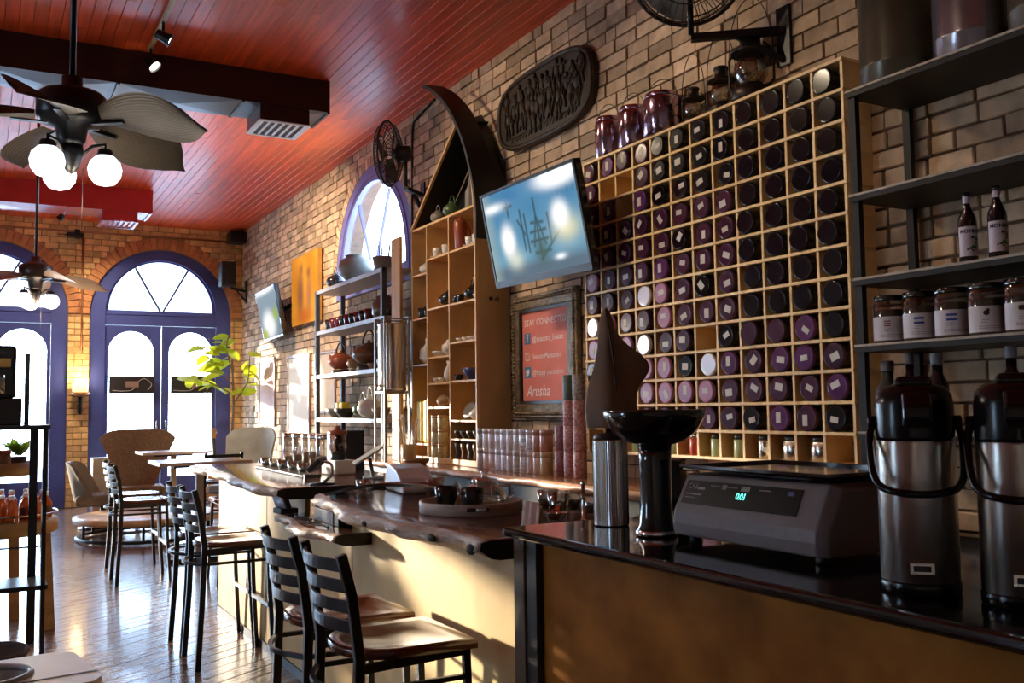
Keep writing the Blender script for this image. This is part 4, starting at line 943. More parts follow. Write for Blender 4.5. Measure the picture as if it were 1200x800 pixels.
t = thing('storage_cabinet', 'cream cabinet standing left of the lounge chairs by the door', 'cabinet', (1.62, 15.6, 0)); MB().box(-.16, .30, -.2, .2, .03, .80).build('cabinet_body', cream_m, t, bev=.008); MB().box(-.165, .305, -.205, .205, .80, .82).build('cabinet_top', cream_m, t, bev=.004); MB().box(-.14, .28, -.18, .18, 0, .03).build('plinth', dark_m, t)
t = thing('low_table', 'wide low round wooden table on a black ring base', 'table', (1.80, 12.30, 0))
lowm = mat('golden_wood', (.62, .36, .14), .35, var=.2, scale=2, stretch=(1, 6, 1))
MB().lathe([(.80, .20), (.84, .21), (.85, .235), (.84, .27), (.80, .28), (.0005, .281)], 56).build('table_top', lowm, t)
MB().tube([(.80 * math.cos(a), .80 * math.sin(a), .03) for a in [2 * PI * k / 48 for k in range(48)]], .02, 8, closed=True).build('base_ring', black_m, t)
for k in range(6): a = 2 * PI * k / 6 + .3; MB().bar((.78 * math.cos(a), .78 * math.sin(a), .03), (.78 * math.cos(a), .78 * math.sin(a), .205), .03, .03, 0, (1, 0, 0)).build('leg', black_m, t)
# guitar leaning by the door
gt = thing('guitar', 'acoustic guitar leaning beside the door with gold tuners', 'guitar', (3.42, 16.25, 0), 0, rot=(-.16, -.03, 0))
gw = mat('guitar_wood', (.35, .16, .05), .3)
prof = [(0, .02), (.12, .03), (.17, .10), (.18, .17), (.15, .25), (.115, .31), (.125, .37), (.125, .43), (.08, .48), (0, .49)]
MB().prism([(x, z) for x, z in prof] + [(-x, z) for x, z in prof[-2:0:-1]], -.05, .05, 0, Matrix.Rotation(PI / 2, 4, 'X')).build('guitar_body', gw, gt, bev=.006)
MB().box(-.025, .025, -.055, -.03, .40, 1.05).build('neck', dark_m, gt); MB().box(-.035, .035, -.05, -.03, 1.05, 1.22).build('headstock', gw, gt, bev=.004)
for s in (-1, 1):
    for k in range(3): MB().ell((s * .05, -.04, 1.08 + k * .05), (.014, .008, .012), 8, 6).build('tuner', mat('brass', (.7, .45, .12), .25, .9), gt)

# ------------------------------------------------------------------ fiddle-leaf fig in the corner
leaf_m = mat('fig_leaf', (.30, .36, .03), .4, var=.3, scale=6)
b = leaf_m.node_tree.nodes['Principled BSDF']; b.inputs['Transmission Weight'].default_value = 0
def thin_leaf(m, tcol):
    n, l = m.node_tree.nodes, m.node_tree.links; bs = n['Principled BSDF']; tr = n.new('ShaderNodeBsdfTranslucent'); tr.inputs[0].default_value = (*tcol, 1)
    mx = n.new('ShaderNodeMixShader'); mx.inputs[0].default_value = .5; l.new(bs.outputs[0], mx.inputs[1]); l.new(tr.outputs[0], mx.inputs[2]); l.new(mx.outputs[0], n['Material Output'].inputs['Surface'])
thin_leaf(leaf_m, (.55, .60, .03))
def leaf_mesh(L, Wd, m_, droop=.25):
    b = MB(); b.grid(lambda u, v: ((u - .5) * 2 * Wd * math.sin(PI * min(1, .08 + .92 * v ** .75)) ** .8 * (.72 + .4 * v), L * v, -droop * L * v * v + .12 * L * abs(u - .5)), 6, 9); return b.mesh('leaf', m_)
LM = leaf_mesh(.30, .115, leaf_m)
t = thing('fig_plant', 'tall fiddle-leaf fig with yellow-green leaves in the corner by the door', 'plant', (3.42, 15.35, 0))
potm = mat('clay_pot', (.30, .13, .07), .7)
MB().lathe([(.16, 0), (.17, .02), (.22, .36), (.24, .36), (.24, .40), (.21, .40), (.2, .36)], 28).build('pot', potm, t); MB().lathe([(.20, .35), (.0005, .36)], 20).build('soil', mat('soil', (.03, .02, .012), .95), t)
bark_m = mat('bark', (.16, .11, .07), .8)
trunk = cr([(0, 0, .35), (.03, -.02, 1.0), (.06, 0, 1.6), (.04, .03, 2.3)])
MB().tube(trunk, [.028 - .014 * k / len(trunk) for k in range(len(trunk))], 8).build('trunk', bark_m, t)
br = [((.05, 0, 1.75), (-.35, -.05, 1.95), (-.75, -.02, 2.02)), ((.05, 0, 1.6), (.25, -.1, 1.95), (.28, -.12, 2.4)), ((.05, .02, 2.1), (-.05, 0, 2.45), (-.02, 0, 2.68)), ((.05, 0, 1.9), (-.25, .05, 2.25), (-.45, .05, 2.5))]
lr = random.Random(11)
for p in br:
    c = cr(p, 6); MB().tube(c, [.012 - .006 * k / len(c) for k in range(len(c))], 6).build('branch', bark_m, t)
    for k in range(9):
        q = c[min(len(c) - 1, 3 + k * (len(c) - 3) // 9)]
        o = put('leaf', LM, t, q, (lr.uniform(-.6, .5), lr.uniform(-.7, .7), lr.uniform(0, 6.28))); o.scale = (lr.uniform(.75, 1.15),) * 3

# ------------------------------------------------------------------ left foreground: wire rack, tiered stand, bottles, bin
t = thing('display_rack', 'black metal display rack at the left picture edge', 'rack', (0, 7.07, 0))
for x in (.285, .36, -.5):
    MB().box(x, x + (.05 if x > .3 - .05 and x < .3 else .026), -.03, 0, 0, 1.385).build('post', black_m, t)
for x in (.345, -.5): MB().box(x, x + .025, -.40, -.375, 0, 1.385).build('post', black_m, t)
for z in (1.385, .40): MB().box(-.5, .385, -.40, .0, z, z + .028).build('shelf', black_m, t)
MB().tube([(-.5, -.02, .62), (.385, -.02, .62)], .006, 6).build('rail', black_m, t); MB().tube([(-.5, -.02, .93), (.385, -.02, .93)], .006, 6).build('rail', black_m, t) if False else None
MB().bar((.262, -.03, 1.413), (.262, -.03, 1.88), .03, .03, 0, (0, 1, 0)).build('upright', black_m, t)
t = thing('brewing_machine', 'black brewing machine with brass band on the display rack', 'machine', (.02, 6.9, 1.4135))
MB().box(-.25, .205, -.15, .16, 0, .17).build('base', blackgloss_m, t, bev=.01); MB().box(-.25, .17, -.15, .16, .17, .50).build('housing', blackgloss_m, t, bev=.02, seg=3)
MB().box(-.1, .14, -.165, -.15, .36, .42).build('band', mat('brass_band', (.25, .15, .05), .3, .8), t, bev=.004); MB().lathe([(.05, 0), (.06, .01), (.06, .12), (.05, .13)], 18).build('carafe', glass('amber_glass', (.4, .25, .15), .1), t, (.05, -.20, .19))
wood_m = mat('honey_wood', (.42, .24, .10), .45, var=.2, scale=3, stretch=(1, 1, 4)); 
t = thing('tiered_stand', 'round two-tier honey-wood stand holding amber bottles', 'stand', (.08, 7.62, 0))
MB().lathe([(.40, .66), (.42, .67), (.42, .755), (.40, .76), (.0005, .7605)], 44).build('lower_tier', wood_m, t)
MB().tube([(.415 * math.cos(a), .415 * math.sin(a), .80) for a in [2 * PI * k / 40 for k in range(40)]], .006, 6, closed=True).build('gallery_rail', steel_m, t)
for k in range(10): a = 2 * PI * k / 10; MB().tube([(.415 * math.cos(a), .415 * math.sin(a), .75), (.415 * math.cos(a), .415 * math.sin(a), .80)], .004, 6).build('rail_post', steel_m, t)
for k in range(4):
    a = 2 * PI * k / 4 - .42; MB().sweep([(.36 * math.cos(a), .36 * math.sin(a), .67), (.40 * math.cos(a), .40 * math.sin(a), .0)], [(-.035, -.035), (.035, -.035), (.035, .035), (-.035, .035)], up=(1, 0, 0)).build('leg', wood_m, t)
MB().tube([(0, 0, .76), (0, 0, 1.06)], .03, 12).build('column', wood_m, t)
MB().lathe([(.27, 1.06), (.28, 1.065), (.28, 1.15), (.265, 1.15), (.265, 1.085), (.0005, 1.08)], 40).build('upper_tier', wood_m, t)
amber_m = glass('amber_syrup', (.85, .20, .02), .06); syr = mat('orange_syrup', (.62, .11, .005), .15, var=.1)
lr2 = random.Random(5); k = 0
for ring, n_ in ((.34, 12), (.24, 8)):
    for q in range(n_):
        a = 2 * PI * q / n_ + ring; k += 1
        if -.3 < math.sin(a) - .9 < .0: pass
        o = thing('syrup_flask', f'amber syrup flask, {ORD[q]} anticlockwise from the bar on the {("outer", "inner")[ring < .3]} stand ring', 'bottle', (.08 + ring * math.cos(a), 7.62 + ring * math.sin(a), .7611), lr2.random() * 6, 'amber syrup flasks on the outer ring' if ring > .3 else 'amber syrup flasks on the inner ring')
        MB().lathe([(.038, 0), (.042, .005), (.042, .10), (.02, .135), (.017, .15)], 16).build('bottle_body', syr, o); MB().lathe([(.019, .15), (.019, .175), (.016, .178)], 12).build('cap', white_m, o)
        if q % 2: put('paper_label', label_patch(.0425, .06, .03, .08, mat('dark_label', (.10, .05, .03), .6)), o)
for k, (a, c1) in enumerate(((-1.25, 'red'), (3.4, 'tan'), (-2.1, 'brown'), (2.3, 'tan'))):
    o = thing('spice_jar', ('red-lidded', 'tan-lidded', 'brown-lidded', 'second tan-lidded')[k] + ' jar on the upper tier of the round stand', 'jar', (.08 + .17 * math.cos(a), 7.62 + .17 * math.sin(a), 1.0855))
    MB().lathe([(.05, 0), (.055, .006), (.055, .12), (.05, .125)], 18).build('jar_body', mat('spice', (.22, .09, .04), .5, var=.4, scale=50), o); MB().lathe([(.056, .125), (.056, .15), (.053, .153)], 18).build('lid', cer[c1] if k != 1 else steel_m, o)
o = thing('potted_herb', 'small leafy plant spilling over the upper tier of the stand', 'plant', (.235, 7.62, 1.0855)); MB().lathe([(.045, 0), (.06, .10), (.055, .10), (.05, .085), (.0005, .084)], 18).build('pot', mat('dark_pot', (.05, .04, .035), .6), o)
HL = leaf_mesh(.14, .03, mat('herb_leaf', (.16, .26, .05), .5)); thin_leaf(MATS['herb_leaf'], (.3, .5, .05))
for k in range(26): c = put('leaf', HL, o, (.02 * math.cos(k), .02 * math.sin(k), .105 + .012 * (k % 5)), (lr2.uniform(.45, 1.2), lr2.uniform(-.4, .4), k * 2.4)); c.scale = (lr2.uniform(.6, 1.0),) * 3
t = thing('waste_bin', 'white swing-top bin with dark opening in the bottom left corner', 'bin', (.07, 3.18, 0), .15)
MB().prism([(-.24, -.20), (.20, -.20), (.23, -.15), (.23, .18), (.19, .22), (-.24, .22)], 0, .64).build('bin_body', white_m, t, bev=.015, seg=3)
ov = [(-.08 + .16 * math.cos(a), .03 + .13 * math.sin(a)) for a in [2 * PI * k / 28 for k in range(28)]]
put('bin_lid', plate([[(-.245, -.205), (.20, -.205), (.235, -.155), (.235, .185), (.195, .225), (-.245, .225)], ov], .07, white_m, 'bin_lid'), t, (0, 0, .69), bev=.012, seg=3)
MB().tube([(x, y, .728) for x, y in ov], .010, 8, closed=True).build('opening_rim', mat('bin_rim', (.45, .45, .46), .3), t)
MB().lathe([(.15, .64), (.13, .655), (.0005, .657)], 24, c=(-.08, .03, 0)).build('bin_liner', mat('teal_liner', (.03, .11, .09), .4), t)
MB().box(-.02, .236, -.10, -.09, .724, .727).build('lid_seam', dark_m, t)
t = thing('dark_basket', 'dark woven basket on the floor behind the white bin', 'basket', (.02, 5.75, 0)); bk = mat('dark_wicker', (.05, .03, .02), .7, bump=.6, bscale=40)
MB().lathe([(.15, 0), (.17, .01), (.22, .22), (.225, .25), (.21, .25), (.16, .03), (.0005, .02)], 30).build('basket_body', bk, t); MB().tube([(.222 * math.cos(a), .222 * math.sin(a), .25) for a in [2 * PI * k / 30 for k in range(30)]], .014, 8, closed=True).build('basket_rim', bk, t)

# ------------------------------------------------------------------ metal shelf of teapots
galv_m = mat('grey_shelf', (.40, .38, .38), .45, .2, var=.1); post_m = mat('slate_post', (.06, .06, .07), .5)
t = thing('metal_shelf', 'grey metal shelf of teapots under the lunette window', 'shelf', (3.50, 8.98, 0))
SZ = (2.91, 2.42, 1.90, 1.39)
for z in SZ: MB().box(0, .36, 0, 2.22, z - .045, z).build('shelf_board', galv_m, t, bev=.003)
for y in (0, 2.17):
    for x in (-.004, .314): MB().box(x, x + .05, y, y + .05, .0 if y > 1 else .992, 2.91).build('post', post_m, t)
g = 'things on the metal shelf'
teapot('glass-domed black teapot at the left end of the shelf top', (3.64, 10.85, 2.9105), .11, cer['black'], True); vase('round_pot', 'large round grey pot in front of the lunette window', (3.66, 10.2, 2.9105), [(.09, 0), (.17, .07), (.20, .15), (.18, .24), (.11, .28), (.12, .30), (.10, .30)], cer['grey'], 'pot')
o = thing('tool_basket', 'small grey basket with whisks on the shelf top', 'basket', (3.66, 9.35, 2.9105)); MB().lathe([(.09, 0), (.12, .16), (.11, .16)], 18).build('basket_body', cer['grey'], o)
for k in range(4): MB().tube([(.03 * math.cos(k * 2), .03 * math.sin(k * 2), .02), (.07 * math.cos(k * 2), .07 * math.sin(k * 2), .3)], .008, 6).build('whisk', cer['tan'], o)
for k in range(9):
    y = 10.95 - k * .165; c1 = ('black', 'maroon', 'maroon', 'black', 'maroon', 'black', 'maroon', 'black', 'maroon')[k]
    cup('tumbler', f'{("dark" if c1 == "black" else "maroon")} glazed tumbler, {ORD[k]} from left on the upper shelf', (3.60, y, 2.4205), .055, .13, cer[c1], 'glazed tumblers on the metal shelf')
teapot('dark teapot with lifted handle at the left of the tumblers', (3.75, 11.05, 2.4205), .06, cer['iron'], True); vase('tea_urn', 'brown lidded urn at the right end of the tumbler row', (3.66, 9.36, 2.4205), [(.09, 0), (.12, .05), (.12, .17), (.08, .21), (.09, .23), (.03, .26), (.0005, .28)], cer['brown'], 'urn')
teapot('flat black cast-iron pot at right end of the tumbler shelf', (3.66, 9.12, 2.4205), .07, cer['black'], False, PI)
for k, (y, r, c1, lab) in enumerate(((10.72, .15, 'red', 'reddish iron teapot on a dark stand, left on the third shelf'), (10.22, .10, 'tan', 'small tan teapot between the two larger ones'), (9.80, .18, 'brown', 'large flat brown teapot on a dark stand, third shelf'))): teapot(lab, (3.66, y, 1.9005), r, cer[c1], True, .3, .62, None, cer['iron'], cer['iron'])
bowl('small_bowl', 'pale bowl at the right end of the third shelf', (3.66, 9.35, 1.9005), .09, .10, cer['white']); bowl('small_bowl', 'small bowl beside the big brown teapot', (3.60, 9.52, 1.9005), .06, .07, cer['tan'])
for k, (y, c1) in enumerate(((10.75, 'grey'), (10.45, 'iron'))): bowl('small_bowl', ('left grey bowl on the lowest metal shelf', 'dark bowl beside the grey one on the lowest metal shelf')[k], (3.62, y, 1.3905), .13, .11, cer[c1])
teapot('olive teapot with high handle on the lowest metal shelf', (3.66, 9.98, 1.3905), .12, cer['green'], True); teapot('cream teapot with high handle on the lowest metal shelf', (3.62, 9.66, 1.3905), .14, cer['white'], True); bowl('small_bowl', 'tan bowl at the right of the lowest metal shelf', (3.62, 9.34, 1.3905), .10, .11, cer['tan'])
for k, y in enumerate((11.05, 10.9)): MB().cbox((0, 0, .09), (.10, .12, .18)).build('tea_packet', yelbag_m, None, (3.76, y, 1.3905), bev=.01, label=('left yellow packet at the back of the lowest metal shelf', 'right yellow packet at the back of the lowest metal shelf')[k], cat='packet')

# ------------------------------------------------------------------ steel dispenser and upright board
t = thing('water_dispenser', 'tall stainless steel cylinder dispenser on a thin stand', 'dispenser', (3.36, 8.385, .9905))
MB().lathe([(.125, .66), (.135, .67), (.135, .69), (.130, .70), (.130, 1.27), (.135, 1.275), (.135, 1.285), (.12, 1.29)], 36).build('cylinder', brushed(mat('dispenser_steel', (.66, .64, .61), .3, 1., var=.08)), t)
for s in (-1, 1):
    for q in (-1, 1): MB().bar((s * .12, q * .12, 0), (s * .12, q * .12, 1.33), .016, .016, 0, (1, 0, 0)).build('stand_post', mat('stand_metal', (.30, .27, .24), .4, .5), t)
MB().box(-.13, .13, -.13, .13, .635, .658).build('stand_plate', MATS['stand_metal'], t)
for q in (-1, 1): MB().bar((-.13, q * .12, 1.33), (.13, q * .12, 1.33), .016, .016).bar((q * .12, -.13, 1.345), (q * .12, .13, 1.345), .016, .016).build('top_rail', MATS['stand_metal'], t)
MB().tube([(-.12, -.05, .71), (-.18, -.08, .71), (-.185, -.083, .68)], .012, 8).build('tap', chrome_m, t)
t = thing('upright_board', 'rough upright pine board between the metal shelf and boat shelf', 'board', (3.515, 8.66, 0))
MB().box(-.0, .03, -.10, .12, .9905, 3.15).build('plank', mat('orange_board', (.50, .25, .07), .6, var=.3, scale=3, stretch=(1, 4, .6)), t, bev=.004)
o = thing('tool_jar', 'jar of bamboo scoops and whisks below the steel cylinder', 'jar', (3.42, 8.14, .9905)); MB().lathe([(.06, 0), (.07, .01), (.07, .17), (.065, .17)], 18).build('jar_body', cer['tan'], o)
for k in range(7): a = k * .9; MB().tube([(.02 * math.cos(a), .02 * math.sin(a), .02), (.09 * math.cos(a), .09 * math.sin(a), .40 + .02 * (k % 3))], [.006, .012], 6).build('scoop', cer['tan'] if k % 2 else cer['white'], o)
MB().lathe([(.09, 0), (.12, .03), (.12, .05), (.10, .05), (.0005, .02)], 22).build('wooden_bowl', cer['brown'], None, (3.40, 7.92, .9905), label='small wooden bowl beside the bamboo scoops', cat='bowl')
# ------------------------------------------------------------------ ceiling fans
palm_m = mat('palm_leaf_blade', (.055, .042, .030), .6, var=.25, scale=4); brownblade_m = mat('brown_blade', (.30, .19, .12), .45, var=.2)
globe_m = emis('frosted_globe', (.80, .88, 1), 1.5)
def palm_blade(L, Wd, m_):
    b = MB(); nu, nv = 44, 12
    def fn(u, v):
        y = L * v; w = Wd * math.sin(PI * min(1, .12 + .86 * v)) ** .6 * (.55 + .55 * v) if v < .995 else .02
        a = (u - .5) * 2
        return (a * w, y * (1 - .10 * a * a), .012 * Wd * 4 * (1 if int(round(u * nu)) % 2 else -1) * .12 * (.3 + v) + .16 * Wd * a * a - .09 * v * v)
    b.grid(fn, nu, nv, 0, False); return b.mesh('blade', m_)
def make_fan(loc, lab, blade_me, rot0, pitch, r0, kitr, m_housing, nl=4, gs=1., energy=20, zc=Z_C):
    t = thing('ceiling_fan', lab, 'fan', loc, 0)
    top = zc - .012 - loc[2]
    MB().tube([(0, 0, .12), (0, 0, top - .03)], .014, 10).build('down_rod', m_housing, t); MB().lathe([(.03, top - .09), (.07, top - .03), (.075, top)], 20).build('ceiling_cup', m_housing, t)
    MB().lathe([(.03, .22), (.045, .215), (.045, .17), (.06, .16), (.13, .14), (.15, .12), (.15, .03), (.13, .0), (.07, -.02), (.06, -.08), (.05, -.10)], 28).build('motor_housing', m_housing, t)
    for k in range(5):
        a = rot0 + 2 * PI * k / 5
        bl = put('blade', blade_me, t, (r0 * math.cos(a), r0 * math.sin(a), .01), (0, 0, 0)); bl.matrix_local = Matrix.Translation((r0 * math.cos(a), r0 * math.sin(a), .005)) @ Matrix.Rotation(a - PI / 2, 4, 'Z') @ Matrix.Rotation(pitch, 4, 'Y')
        MB().bar((.10 * math.cos(a), .10 * math.sin(a), .0), ((r0 + .12) * math.cos(a), (r0 + .12) * math.sin(a), .0), .03, .008).build('blade_iron', m_housing, bl) if False else MB().bar((.10 * math.cos(a), .10 * math.sin(a), -.006), ((r0 + .10) * math.cos(a), (r0 + .10) * math.sin(a), -.006), .03, .008).build('blade_iron', m_housing, t)
    MB().lathe([(.05, -.10), (.055, -.13), (.035, -.2), (.02, -.22), (.0005, -.235)], 18).build('light_hub', m_housing, t)
    for k in range(nl):
        a = 2 * PI * k / nl - .26; c, s = math.cos(a), math.sin(a)
        MB().tube([(.04 * c, .04 * s, -.15), (.09 * c, .09 * s, -.10), (kitr * c, kitr * s, -.09), (kitr * c, kitr * s, -.13)], .008, 8).build('lamp_arm', m_housing, t)
        MB().lathe([(.03, 0), (.035, -.02), (.045, -.03)], 16).build('lamp_fitter', m_housing, t, (kitr * c, kitr * s, -.115))
        g = MB().lathe([(.04 * gs, 0), (.065 * gs, -.025), (.074 * gs, -.06), (.068 * gs, -.095), (.045 * gs, -.125), (.0005, -.138)], 24).build('globe', globe_m, t, (kitr * c, kitr * s, -.145))
        ld = bpy.data.lights.new('globe_lamp', 'POINT'); ld.energy = energy; ld.shadow_soft_size = .08; ld.color = (1, .86, .68)
        lo = bpy.data.objects.new('globe_lamp', ld); COL.objects.link(lo); lo.parent = t; lo.location = (kitr * c, kitr * s, -.36)
    MB().tube([(.05, 0, -.2), (.05, 0, -.5)], .0015, 4).build('pull_chain', m_housing, t)
    return t
PB = palm_blade(.52, .20, palm_m)
make_fan((.335, 4.72, 2.80), 'near ceiling fan with palm-leaf blades and lit globes', PB, .63, -.42, .15, .145, black_m, 3, 1., 6)
PB2 = palm_blade(.50, .13, brownblade_m)
make_fan((.43, 10.1, 2.76), 'far ceiling fan with brown blades in front of the door', PB2, .2, -.38, .16, .14, mat('bronze_fan', (.09, .07, .06), .35, .7), 3, 1., 9)

# ------------------------------------------------------------------ ducts
ductb_m = mat('dark_duct', (.022, .006, .005), .36, var=.2, scale=2, spec=.4); ductr_m = mat('red_duct', (.42, .012, .010), .35, var=.15, scale=2, coat=.3)
def duct(lab, xr, y0, y1, zb, m_, dx0, dx1, dz):
    t = thing('air_duct', lab, 'duct', (0, y0, 0)); d = y1 - y0; zt = Z_C - .024
    MB().box(X_L + .02, xr, 0, .012, zb, zt).build('front_panel', m_, t); MB().box(X_L + .02, xr, d - .012, d, zb, zt).build('rear_panel', m_, t); MB().box(xr, xr + .012, 0, d, zb, zt).build('end_cap', m_, t)
    x = X_L + .02
    while x < xr - .05:
        x1 = min(x + 1.05, xr)
        b = MB(); b.add([(x, 0, zb), (x1, 0, zb), (x1, d, zb), (x, d, zb), ((x + x1) / 2, d / 2, zb - .03)], [(0, 1, 4), (1, 2, 4), (2, 3, 4), (3, 0, 4)]); b.build('bottom_panel', m_, t)
        MB().box(x1 - .012, x1 + .012, -.006, d + .006, zb - .014, zb - .002).build('joint_flange', m_, t); x = x1
    MB().box(dx0, dx1, .02, d - .02, zb - dz, zb - .002).build('diffuser_box', m_, t)
    for k in range(7):
        xx = dx0 + .03 + k * (dx1 - dx0 - .06) / 6; MB().bar((xx, .05, zb - dz - .012), (xx, d - .05, zb - dz - .012), .02, .004, 0, (.5, 0, .85)).build('vent_louvre', white_m if m_ is ductb_m else ductr_m, t)
    put('vent_frame', plate([[(dx0 - .01, .01), (dx1 + .01, .01), (dx1 + .01, d - .01), (dx0 - .01, d - .01)], [(dx0 + .02, .04), (dx1 - .02, .04), (dx1 - .02, d - .04), (dx0 + .02, d - .04)]], .012, white_m if m_ is ductb_m else m_, 'vent_frame'), t, (0, 0, zb - dz - .010))
duct('near dark rectangular air duct hung across the red ceiling', 2.82, 8.60, 9.13, 4.29, ductb_m, 2.18, 2.64, .14)
duct('far red air duct across the ceiling near the doors', 2.04, 14.05, 14.62, 4.27, ductr_m, 1.40, 1.86, .13)

# ------------------------------------------------------------------ track lights
def track(lab, x, y0, y1, spots, energy, aims):
    t = thing('track_light', lab, 'lamp', (x, 0, 4.55)); railm = mat('cream_rail', (.55, .42, .20), .4)
    MB().box(-.018, .018, y0, y1, .0, .03).build('rail', railm, t)
    for yy in (y0 + .1, y1 - .1): MB().tube([(0, yy, .03), (0, yy, .045)], .01, 8).build('mount', railm, t)
    for i, (y, aim) in enumerate(zip(spots, aims)):
        d = Vector(aim) - Vector((x, y, 4.42)); q = d.to_track_quat('Z', 'Y').to_matrix().to_4x4(); M = Matrix.Translation((0, y, -.12)) @ q
        MB().tube([(0, y, .0), (0, y, -.10)], .012, 8).build('lamp_stem', black_m, t)
        o = MB().lathe([(.03, -.06), (.04, -.05), (.042, .02), (.055, .06)], 18, caps=False).build('lamp_shade', black_m, t); o.matrix_local = M
        o2 = MB().lathe([(.045, .045), (.03, .05), (.0005, .052)], 18).build('bulb', emis('spot_bulb', (1, .93, .8), 14), t); o2.matrix_local = M
        ld = bpy.data.lights.new('spot_lamp', 'SPOT'); ld.energy = energy[i]; ld.spot_size = 1.35; ld.spot_blend = .9; ld.shadow_soft_size = .05; ld.color = (1, .80, .55)
        lo = bpy.data.objects.new('spot_lamp', ld); COL.objects.link(lo); lo.parent = t; lo.location = M @ Vector((0, 0, .09)); lo.rotation_euler = d.to_track_quat('-Z', 'Y').to_euler()
track('near track light rail with spot lamps on the red ceiling', 1.195, 2.4, 8.45, (2.9, 5.6, 7.75, 8.38), (30, 130, 110, 130), ((3.75, 2.6, 1.9), (3.9, 4.5, 2.4), (3.9, 7.3, 3.2), (3.6, 6.5, 1.2)))  # spot above the jar rack is out of view, added to light it
track('far track light rail between the two ducts', 1.2, 9.9, 13.2, (10.3,), (800,), ((3.9, 12.5, 2.6),))
track('short added track light rail hidden beyond the far red duct', 1.0, 14.8, 16.0, (15.0, 15.6), (300, 160), ((2.2, 16.8, 2.2), (-.4, 16.8, 2.4)))  # rail and spots added out of sight to warm the end wall

# ------------------------------------------------------------------ wall fans
cage_m = mat('fan_cage', (.06, .055, .05), .4, .6)
def wall_fan(lab, head, axis, wallp, r=.32):
    t = thing('wall_fan', lab, 'fan', (0, 0, 0)); ax = Vector(axis).normalized(); q = ax.to_track_quat('Z', 'Y').to_matrix().to_4x4(); M = Matrix.Translation(head) @ q
    def part(b, nm, m_): o = b.build(nm, m_, t); o.matrix_local = M; return o
    cage = MB()
    for z, rr in ((-.10, .55), (-.05, .9), (0, 1), (.05, .9), (.08, .55), (.085, .25), (-.11, .3)): cage.tube([(rr * r * math.cos(a), rr * r * math.sin(a), z) for a in [2 * PI * k / 36 for k in range(36)]], .005 if rr < 1 else .012, 5, closed=True)
    for k in range(36):
        a = 2 * PI * k / 36; c, s = math.cos(a) * r, math.sin(a) * r; cage.tube([(.2 * c, .2 * s, -.11), (.6 * c, .6 * s, -.095), (.92 * c, .92 * s, -.045), (c, s, 0), (.92 * c, .92 * s, .045), (.6 * c, .6 * s, .078), (.2 * c, .2 * s, .085)], .003, 4)
    part(cage, 'cage', cage_m)
    part(MB().lathe([(.05, -.24), (.075, -.22), (.08, -.12), (.06, -.08), (.03, -.02)], 20), 'motor', black_m)
    for k in range(3):
        a = 2 * PI * k / 3; b = MB(); b.grid(lambda u, v: ((.05 + .24 * v) * math.cos(a + (u - .5) * .9) , (.05 + .24 * v) * math.sin(a + (u - .5) * .9), (u - .5) * .06), 6, 5); part(b, 'fan_blade', mat('fan_blade_grey', (.10, .10, .10), .4))
    h = Vector(head) - ax * .18
    MB().tube([h, (h.x, h.y, wallp[2] + .02)], .018, 8).build('yoke', black_m, t); MB().bar((h.x, h.y, wallp[2]), wallp, .05, .04).build('bracket_arm', black_m, t)
    MB().box(wallp[0], wallp[0] + .02, wallp[1] - .05, wallp[1] + .05, wallp[2] - .2, wallp[2] + .14).build('wall_plate', black_m, t); MB().bar((wallp[0], wallp[1], wallp[2] - .17), (wallp[0] + (h.x - wallp[0]) * .5, wallp[1] + (h.y - wallp[1]) * .5, wallp[2] - .01), .03, .03).build('brace', black_m, t)
wall_fan('caged wall fan on a bracket beside the lunette window', (3.50, 8.80, 4.02), (-.75, .66, .05), (3.915, 8.92, 3.66))
wall_fan('caged wall fan at the top edge above the jar rack', (3.42, 4.08, 3.93), (-.55, -.55, -.6), (3.915, 3.86, 3.58))
MB().tube([(3.93, 8.62, 4.58), (3.93, 9.16, 4.50), (3.93, 9.2, 4.40), (3.93, 9.22, 3.3)], .014, 8).build('power_conduit', black_m, None, label='thin black cable running down the wall beside the lunette window', cat='cable')

# ------------------------------------------------------------------ things on the far walls
t = thing('small_television', 'smaller wall television on a bracket near the corner', 'television', (3.66, 13.95, 2.90), rot=(Matrix.Rotation(-.05, 4, 'Z') @ Matrix.Rotation(-.2, 4, 'Y') @ Matrix(((0, 0, -1, 0), (-1, 0, 0, 0), (0, 1, 0, 0), (0, 0, 0, 1)))).to_euler())
MB().box(-.65, .65, -.37, .37, -.07, 0).build('housing', blackgloss_m, t, bev=.006)
def small_px(u, v):
    c = mixc((.20, .27, .33), (.30, .38, .46), v); c = mixc(c, (1, 1, 1), blob(u, v, .45, .28, .33, .30, 4)); c = mixc(c, (.35, .5, .05), blob(u, v, .85, .45, .14, .12)); c = mixc(c, (.5, .55, .02), blob(u, v, .16, .10, .14, .1)); return mixc(c, (1, 1, 1), .9 * blob(u, v, .45, .98, .6, .06, 4))  # low white blob paints glare into the screen picture
put('screen', picture_mesh('screen', 1.25, .69, 40, 24, small_px, attr_mat('small_screen', .9, .1)), t, (0, 0, .002))
MB().box(-.18, .18, -.16, .16, -.20, -.07).build('rear_mount', black_m, t)
MB().bar((.0, 0, -.20), (.35, .05, -.26), .05, .05).build('mount_arm', black_m, t) 
can_m = attr_mat('painted_canvas', 0, .7)
def paint_px(u, v):
    c = mixc((.60, .26, .03), (.72, .36, .05), math.sin(u * 9 + v * 5) * .5 + .5)
    for (cu, cv, ru, rv, col_) in ((.35, .45, .12, .34, (.20, .10, .08)), (.38, .80, .07, .08, (.30, .14, .06)), (.68, .40, .10, .30, (.36, .16, .10)), (.66, .72, .07, .08, (.22, .10, .06)), (.5, .1, .3, .12, (.45, .13, .03))): c = mixc(c, col_, .85 * blob(u, v, cu, cv, ru, rv, 3))
    return c
